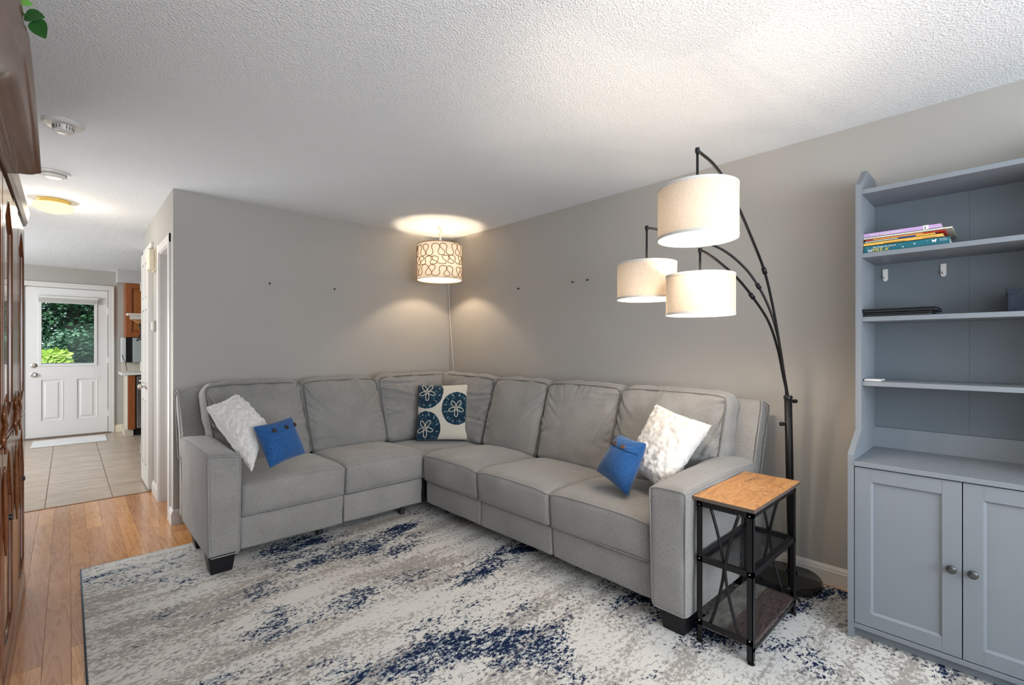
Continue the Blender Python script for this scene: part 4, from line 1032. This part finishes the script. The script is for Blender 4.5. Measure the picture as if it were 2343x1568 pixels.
# laptops on the third shelf
for z, y0_, y1_, xo, lb in ((1.4245, .235, .468, 2.69, 'closed grey laptop lying on the middle bookcase shelf, lower of the two'), (1.4425, .215, .4705, 2.672, 'closed black laptop with rounded corners lying on top of the grey one')):
    t = thing('laptop', (2.79, .35, z), lb, 'laptop', None)
    mt = newmat('laptop_shell', (.02, .022, .026) if z > 1.43 else (.05, .052, .058), .3, .3)
    box('base', (xo, xo+.225, y0_, y1_, z, z+.009), mt, t, .003, 2)
    box('lid', (xo-.002, xo+.226, y0_-.001, y1_+.0005, z+.0105, z+.0165), mt, t, .0025, 2)
    tube('hinge', [(xo+.20, y0_+.03, z+.0095), (xo+.20, y1_-.03, z+.0095)], .003, 'black', t, 8)
t = thing('storage_box', (2.80, -.08, 1.424), 'dark blue-grey lidded box on the middle shelf at the photo edge', 'box')
nb = fabric('dark_blue_box_cloth', (.012, .018, .028), (.028, .038, .052), 300, .2)
box('body', (2.722, 2.93, -.19, .010, 1.4235, 1.505), nb, t, .003); box('lid', (2.717, 2.935, -.195, .014, 1.503, 1.520), nb, t, .003)
t = thing('white_gadget', (2.74, .45, 1.128), 'small flat white device lying on the lowest open shelf', 'device')
box('case', (2.685, 2.79, .405, .468, 1.1275, 1.1355), 'white', t, .003, 2)
box('glass_face', (2.690, 2.785, .409, .464, 1.1352, 1.1362), newmat('white_glass', (.75, .8, .8), .1), t)

# ================================================================== CARVED DARK WOOD CABINET AT THE FRAME EDGE
cb = thing('china_cabinet', (-.4, 2.4, 0), 'dark glossy carved wood cabinet with glass doors cut off by the frame edge', 'cabinet')
FX = -.168
box('carcass', (-.60, FX-.012, 1.25, 3.62, .03, 1.88), 'cherry', cb, .006)
def arched(name, y0, y1, z0, z1, fr, amp_top=0, amp_bot=0, mat='cherry', parent=None, x=FX, th=.014, glass=True, bead=True):
    """door frame with ogee shaped top / bottom openings"""
    d = thing_part = None
    n = 22; bm = bmesh.new()
    ys = [y0+fr+(y1-y0-2*fr)*k/n for k in range(n+1)]
    def og(t_): return (math.sin(PI*t_)**1.5)
    top = [z1-fr-amp_top*(1-og(k/n)) for k in range(n+1)]; bot = [z0+fr+amp_bot*(1-og(k/n)) for k in range(n+1)]
    def quadstrip(lo, hi):
        for k in range(n):
            vs = [bm.verts.new(p) for p in ((x, ys[k], lo[k]), (x, ys[k+1], lo[k+1]), (x, ys[k+1], hi[k+1]), (x, ys[k], hi[k]), (x-th, ys[k], lo[k]), (x-th, ys[k+1], lo[k+1]), (x-th, ys[k+1], hi[k+1]), (x-th, ys[k], hi[k]))]
            for f in ((0, 1, 2, 3), (4, 7, 6, 5), (0, 4, 5, 1), (3, 2, 6, 7)): bm.faces.new([vs[i] for i in f])
    quadstrip(top, [z1]*(n+1)); quadstrip([z0]*(n+1), bot)
    add_box(bm, x-th, x, y0, y0+fr, z0, z1, .002); add_box(bm, x-th, x, y1-fr, y1, z0, z1, .002)
    bmesh.ops.remove_doubles(bm, verts=bm.verts, dist=1e-6); bmesh.ops.recalc_face_normals(bm, faces=bm.faces)
    d = obj(name, bm_mesh(name, bm), mat, cb)
    lp = [(x-.002, y, z) for y, z in zip(ys, top)]+[(x-.002, y, z) for y, z in zip(ys[::-1], bot[::-1])]
    tube('bead', lp, .003, 'cherry', d, 6, True)
    box('pane', (x-th+.002, x-th+.006, y0+fr*.5, y1-fr*.5, z0+.01, z1-.01), 'cabglass' if glass else 'cherry', d)
    return d
for (a, b) in ((3.16, 3.60), (2.46, 2.92), (1.98, 2.44), (1.45, 1.9)):
    arched('glass_door', a, b, .96, 1.90, .045, .10, .05)
    dd = arched('lower_door', a, b, .10, .93, .045, .22, .03)
    lathe('knob', [(0, .022), (.010, .020), (.012, .012), (.005, .004), (.008, 0), (0, 0)], (FX, a+.06, .66), 'black', dd, 18, 'X')
box('post', (FX-.014, FX-.0005, 2.925, 3.155, .08, 1.92), 'cherry', cb, .002)
box('plinth', (-.60, FX+.004, 1.25, 3.625, 0.0005, .085), 'cherry', cb, .006)
tube('waist_moulding', [(FX-.004, 1.25, .945), (FX-.004, 3.62, .945)], .007, 'cherry', cb, 10)
# carved scroll mounts where doors meet
for yy in (2.44, 2.94, 3.14):
    tube('carved_scroll', [(FX+.006, yy+.02*math.sin(k*.9)+(.03-.002*k)*math.cos(k*.7), .90+.012*k) for k in range(16)], [.004+.004*math.sin(PI*k/15) for k in range(16)], 'cherry', cb, 8)
    tube('carved_scroll', [(FX+.006, yy+.05*(k/15)**1.2, .86-.022*k) for k in range(16)], [.003+.005*math.sin(PI*k/15) for k in range(16)], 'cherry', cb, 8)
# heavy moulded cornice over the projecting middle, with rounded crest
cpro = [(-.60, 1.93), (FX, 1.93), (FX+.012, 1.935), (FX+.016, 1.95), (FX+.028, 1.955), (FX+.034, 1.975), (FX+.058, 1.99), (FX+.074, 2.02), (FX+.080, 2.05), (FX+.086, 2.06), (FX+.092, 2.085), (FX+.094, 2.105), (FX+.088, 2.115), (-.60, 2.115)]
def smooth_pro(p, keep=2, n=3):
    out = []
    m_ = p[1:-1]
    for k in range(len(m_)-1):
        for q in range(n):
            t_ = q/n; a = m_[max(k-1, 0)]; b = m_[k]; c = m_[k+1]; d = m_[min(k+2, len(m_)-1)]
            out.append(tuple(.5*(2*b[i]+(c[i]-a[i])*t_+(2*a[i]-5*b[i]+4*c[i]-d[i])*t_**2+(3*b[i]-a[i]-3*c[i]+d[i])*t_**3) for i in (0, 1)))
    return [p[0]]+out+[m_[-1], p[-1]]
def smooth_obj(o, ang=50):
    for p in o.data.polygons: p.use_smooth = True
    o.data.set_sharp_from_angle(angle=math.radians(ang)); return o
def loft_y(name, poly, ys, f, mat):
    bm = bmesh.new(); rg = [[bm.verts.new((x, y, f(y, z))) for x, z in poly] for y in ys]; n = len(poly)
    for A, B in zip(rg, rg[1:]):
        for k in range(n): bm.faces.new((A[k], A[(k+1) % n], B[(k+1) % n], B[k]))
    bm.faces.new(rg[0]); bm.faces.new(rg[-1][::-1]); bmesh.ops.recalc_face_normals(bm, faces=bm.faces)
    return smooth_obj(obj(name, bm_mesh(name, bm), mat, cb))
def arch(y, z):
    if y > 1.8: return 1.93+(z-1.93)*(1-.86*((y-1.8)/.76)**2)
    return z-.30*(1.8-y)*min(1, (1.8-y)/.15+.3)
loft_y('cornice', smooth_pro(cpro), [.85+1.71*k/36 for k in range(37)], arch, 'cornice')
prism('cornice_end', [(-.60, 1.93), (FX+.004, 1.93), (FX+.012, 1.955), (FX+.020, 2.0), (-.60, 2.0)], 'Y', 2.562, 3.62, 'cornice', cb)
loft_y('crest', smooth_pro([(-.30, 2.10), (FX+.080, 2.10), (FX+.090, 2.11), (FX+.090, 2.12), (FX+.083, 2.13), (FX+.080, 2.155), (FX+.081, 2.185), (FX+.070, 2.205), (FX+.045, 2.213), (-.30, 2.213)]), [.85+.97*k/22 for k in range(23)], arch, 'cornice')

# ivy on the cabinet
iv = thing('trailing_ivy', (-.22, 1.55, 2.22), 'green trailing plant leaves hanging over the top of the dark cabinet', 'plant')
lathe('pot', [(.045, 2.214), (.065, 2.29), (.068, 2.325), (.06, 2.325), (.05, 2.29), (0, 2.29)], (-.245, 1.76, 0), newmat('clay_pot', (.3, .12, .06), .7), iv, 24)
lm = newmat('ivy_leaf', (.02, .1, .02), .4); g = G(lm); g.color(g.mix(g.noise(g.coord(), 25, 3), (.012, .07, .014), (.03, .13, .025)))
lm2 = newmat('young_ivy_leaf', (.16, .42, .06), .4)
def leaf_mesh(L, W, cup=.15):
    prof = [(0, .0), (.10, .32), (.25, .48), (.45, .5), (.65, .40), (.82, .24), (.94, .09), (1, 0)]
    bm = bmesh.new(); c = [bm.verts.new((0, u*L, -cup*L*u*u*.4)) for u, w_ in prof]
    for sg in (1, -1):
        e = [bm.verts.new((sg*w_*W, (u-.06*w_*2*(1-u))*L, cup*W*w_-cup*L*u*u*.4)) for u, w_ in prof]
        for k in range(len(prof)-1):
            f = [c[k], e[k], e[k+1], c[k+1]]; f = f if sg > 0 else f[::-1]
            try: bm.faces.new(f)
            except ValueError: pass
    bmesh.ops.remove_doubles(bm, verts=bm.verts, dist=1e-6); me = bm_mesh('leaf', bm)
    for p in me.polygons: p.use_smooth = True
    return me
lme = leaf_mesh(.075, .062); lme.materials.append(lm); lme2 = leaf_mesh(.07, .045); lme2.materials.append(lm2)
def put_leaf(me, p, d, up, s=1, par=None):
    d = Vector(d).normalized(); up = Vector(up); x_ = d.cross(up).normalized(); z_ = x_.cross(d)
    mt = Matrix((x_, d, z_)).transposed().to_4x4(); o = bpy.data.objects.new('leaf', me); COL.objects.link(o)
    o.matrix_world = Matrix.Translation(p) @ mt @ Matrix.Scale(s, 4); o.parent = par; o.matrix_parent_inverse = mw(par).inverted(); return o
def pt(u, v, D): 
    r_ = (u-1171.5)/1077*D; return Vector((D*.6864+r_*.7273, D*.7273-r_*.6864, 1.28-(v-796.6)/1077*D))
RT = Vector((.7273, -.6864, 0)); UP = Vector((0, 0, 1)); CM = Vector((-.62, -.70, .25))
LV = [(pt(80, 46, 1.28), RT*.55-UP, CM, .74, 0), (pt(56, 36, 1.28), RT*1.0-UP*.05, CM, .72, 0), (pt(40, 4, 1.25), -RT*1.0-UP*.25, CM, .85, 0), (pt(44, 2, 1.30), RT*.8-UP*.25, CM, .55, 1),
      (pt(70, -14, 1.32), RT*.7+UP*.05, CM, .7, 0), (pt(20, -22, 1.25), -RT*.4-UP*.6, CM, .8, 0), (pt(2, -10, 1.22), -RT*.5-UP*.6, CM, .9, 0), (pt(48, -40, 1.3), RT*.3+UP*.5, CM, .9, 1)]
for p, d, u_, s, y_ in LV: put_leaf(lme2 if y_ else lme, p, d, u_, s, iv)
tube('stem', [[(-.245, 1.76, 2.32), (-.14, 1.30, 2.30), pt(10, -20, 1.25), pt(40, 12, 1.27), pt(56, 34, 1.28), pt(80, 46, 1.28)], [(-.245, 1.76, 2.32), (-.21, 1.70, 2.36), (-.12, 1.42, 2.33), (-.085, 1.36, 2.27)], [(-.245, 1.76, 2.32), (-.18, 1.60, 2.34), (-.10, 1.30, 2.26)]], .0022, lm, iv, 6)

# ================================================================== CEILING FITTINGS
t = thing('smoke_detector', (-.017, 3.35, CZ), 'round white smoke detector with dark vents, nearest one on the ceiling', 'smoke detector')
lathe('mounting_ring', [(0, 0), (.083, 0), (.084, -.006), (.076, -.016), (.05, -.019), (0, -.019)], (-.017, 3.35, CZ), 'white', t, 48)
lathe('housing', [(0, -.05), (.030, -.049), (.038, -.044), (.040, -.036), (.043, -.018), (0, -.018)], (-.017, 3.35, CZ), 'white', t, 40)
for k in range(20):
    a = 2*PI*k/20
    if k % 5 == 0: continue
    c = Vector((-.017+.0415*math.cos(a), 3.35+.0415*math.sin(a), CZ-.029)); e_ = Vector((math.cos(a), math.sin(a), 0))
    tube('vent_slot', [c+Vector((0, 0, .008)), c-Vector((0, 0, .009))], .0016, 'black', t, 6)
lathe('test_button', [(0, -.053), (.012, -.052), (.013, -.049), (0, -.049)], (-.017, 3.35, CZ), 'white', t, 20)
t = thing('smoke_detector', (-.069, 4.33, CZ), 'flatter round white alarm on the ceiling behind the first smoke detector', 'smoke detector')
lathe('mounting_ring', [(0, 0), (.082, 0), (.083, -.006), (.076, -.012), (0, -.012)], (-.069, 4.33, CZ), 'white', t, 48)
lathe('housing', [(0, -.038), (.040, -.037), (.055, -.032), (.066, -.022), (.070, -.012), (0, -.012)], (-.069, 4.33, CZ), 'white', t, 48)
tube('seam_groove', [(-.069+.0665*math.cos(2*PI*k/40), 4.33+.0665*math.sin(2*PI*k/40), CZ-.0225) for k in range(40)], .0014, 'black', t, 5, True)
t = thing('ceiling_light', (-.08, 5.16, CZ), 'lit flush-mount ceiling light with brass rim and frosted glass dome in the hall', 'ceiling light')
lathe('brass_rim', [(0, 0), (.100, 0), (.102, -.008), (.096, -.014), (.098, -.022), (.092, -.03), (0, -.03)], (-.08, 5.16, CZ), 'brass', t, 48)
lathe('glass_dome', [(.092, -.03), (.116, -.034), (.124, -.045), (.118, -.062), (.094, -.082), (.05, -.097), (0, -.102)], (-.08, 5.16, CZ), 'dome', t, 48, caps=False)
light('hall_ceiling_lamp', 'POINT', (-.08, 5.16, CZ-.16), energy=8, col=(1, .86, .68), shadow_soft_size=.09)

# ================================================================== OUTSIDE THE BACK DOOR
struct(box('ground', (-12, 12, 9.6, 30, -.5, -.4), newmat('lawn', (.05, .12, .03), .95)))
def foliage(name, c, rad, n, L, mats, seed, parent, flat=.5, shell=.55, box_=None):
    r = random.Random(seed); bm = bmesh.new(); c = Vector(c)
    for i in range(n):
        while True:
            p = Vector((r.uniform(-1, 1), r.uniform(-1, 1), r.uniform(-1, 1)))
            if shell < p.length < 1: break
        lump = 1+.28*noise.noise(p*2.3+Vector((seed, 0, 0)))
        q = c+Vector((p.x*rad[0], p.y*rad[1], p.z*rad[2]))*lump
        d = Vector((r.gauss(0, 1), r.gauss(0, 1), r.gauss(0, .6)-.2)).normalized(); up = Vector((r.gauss(0, .6), r.gauss(-.5, .5), 1)).normalized()
        x_ = d.cross(up).normalized(); s_ = L*r.uniform(.6, 1.3)
        a = bm.verts.new(q); b = bm.verts.new(q+d*s_*.45+x_*s_*.32); cc = bm.verts.new(q+d*s_); e = bm.verts.new(q+d*s_*.45-x_*s_*.32)
        f = bm.faces.new((a, b, cc, e)); f.material_index = r.randrange(len(mats))
    me = bm_mesh(name, bm)
    for m_ in mats: me.materials.append(m_)
    o = obj(name, me, None, parent); tag(o, kind='stuff'); return o
def leafmat(n, c): 
    m = newmat(n, c, .45, spec=.4); return m
dk = [leafmat('tree_leaf', c) for c in ((.02, .065, .03), (.03, .09, .035), (.05, .13, .06))]
ml = [leafmat('maple_leaf', c) for c in ((.035, .10, .05), (.06, .15, .085), (.16, .27, .18))]
yg = [leafmat('bright_leaf', c) for c in ((.30, .50, .05), (.42, .62, .10))]
def tree(label, c, rad, n, L, mats, seed, shell=.3, trunk=True):
    t = thing('tree', (c[0], c[1], -.4), label, 'tree'); foliage('foliage', c, rad, n, L, mats, seed, t, shell=shell)
    tube('trunk', catmull([(c[0]+.1, c[1]+.1, -.42), (c[0]-.05, c[1], c[2]-rad[2]*.5), (c[0]+.2, c[1]+.1, c[2]+rad[2]*.5)], 4), .14 if trunk else .03, newmat('bark', (.12, .09, .07), .9), t, 10)
tree('tall dark green tree filling the upper part of the back door window', (.1, 17.5, 2.5), (2.4, 1.2, 2.4), 16000, .13, dk, 1, shell=0)
tree('dark green tree beyond the window, toward the hinge side of the door', (1.9, 20.6, 2.6), (2.6, 1.1, 3.4), 13000, .20, dk, 2)
tree('dark green tree seen at the knob edge of the window', (-3.8, 23.5, 2.6), (3.0, 1.1, 4.0), 10000, .22, dk, 6)
tree('pale green maple in the middle of the back door window', (.16, 14.6, 1.30), (.55, .45, .42), 2600, .085, ml, 3, shell=0, trunk=False)
lbr = leaf_mesh(.075, .05); lbr.materials.append(yg[1])
t = thing('shrub', (-.25, 11.2, -.4), 'bright yellow-green shrub low in the back door window', 'shrub')
for k, (x_, z_) in enumerate([(-.33, 1.10), (-.26, 1.19), (-.19, 1.12), (-.12, 1.20), (-.03, 1.17), (-.31, 1.0), (-.22, 1.02), (-.13, 1.05), (-.04, 1.04), (.04, .98), (-.27, .92)]):
    tube('stem', [(-.2, 11.3, -.4), (x_*.8-.03, 11.25, .4), (x_, 11.2, z_)], .006, yg[0], t, 6)
    for q in range(5):
        a = q*2*PI/5+k; me = lme
        put_leaf(lbr, Vector((x_, 11.2, z_)), (math.cos(a), -.25, math.sin(a)*.55+.05), (0, -1, .45), 1.55, t)
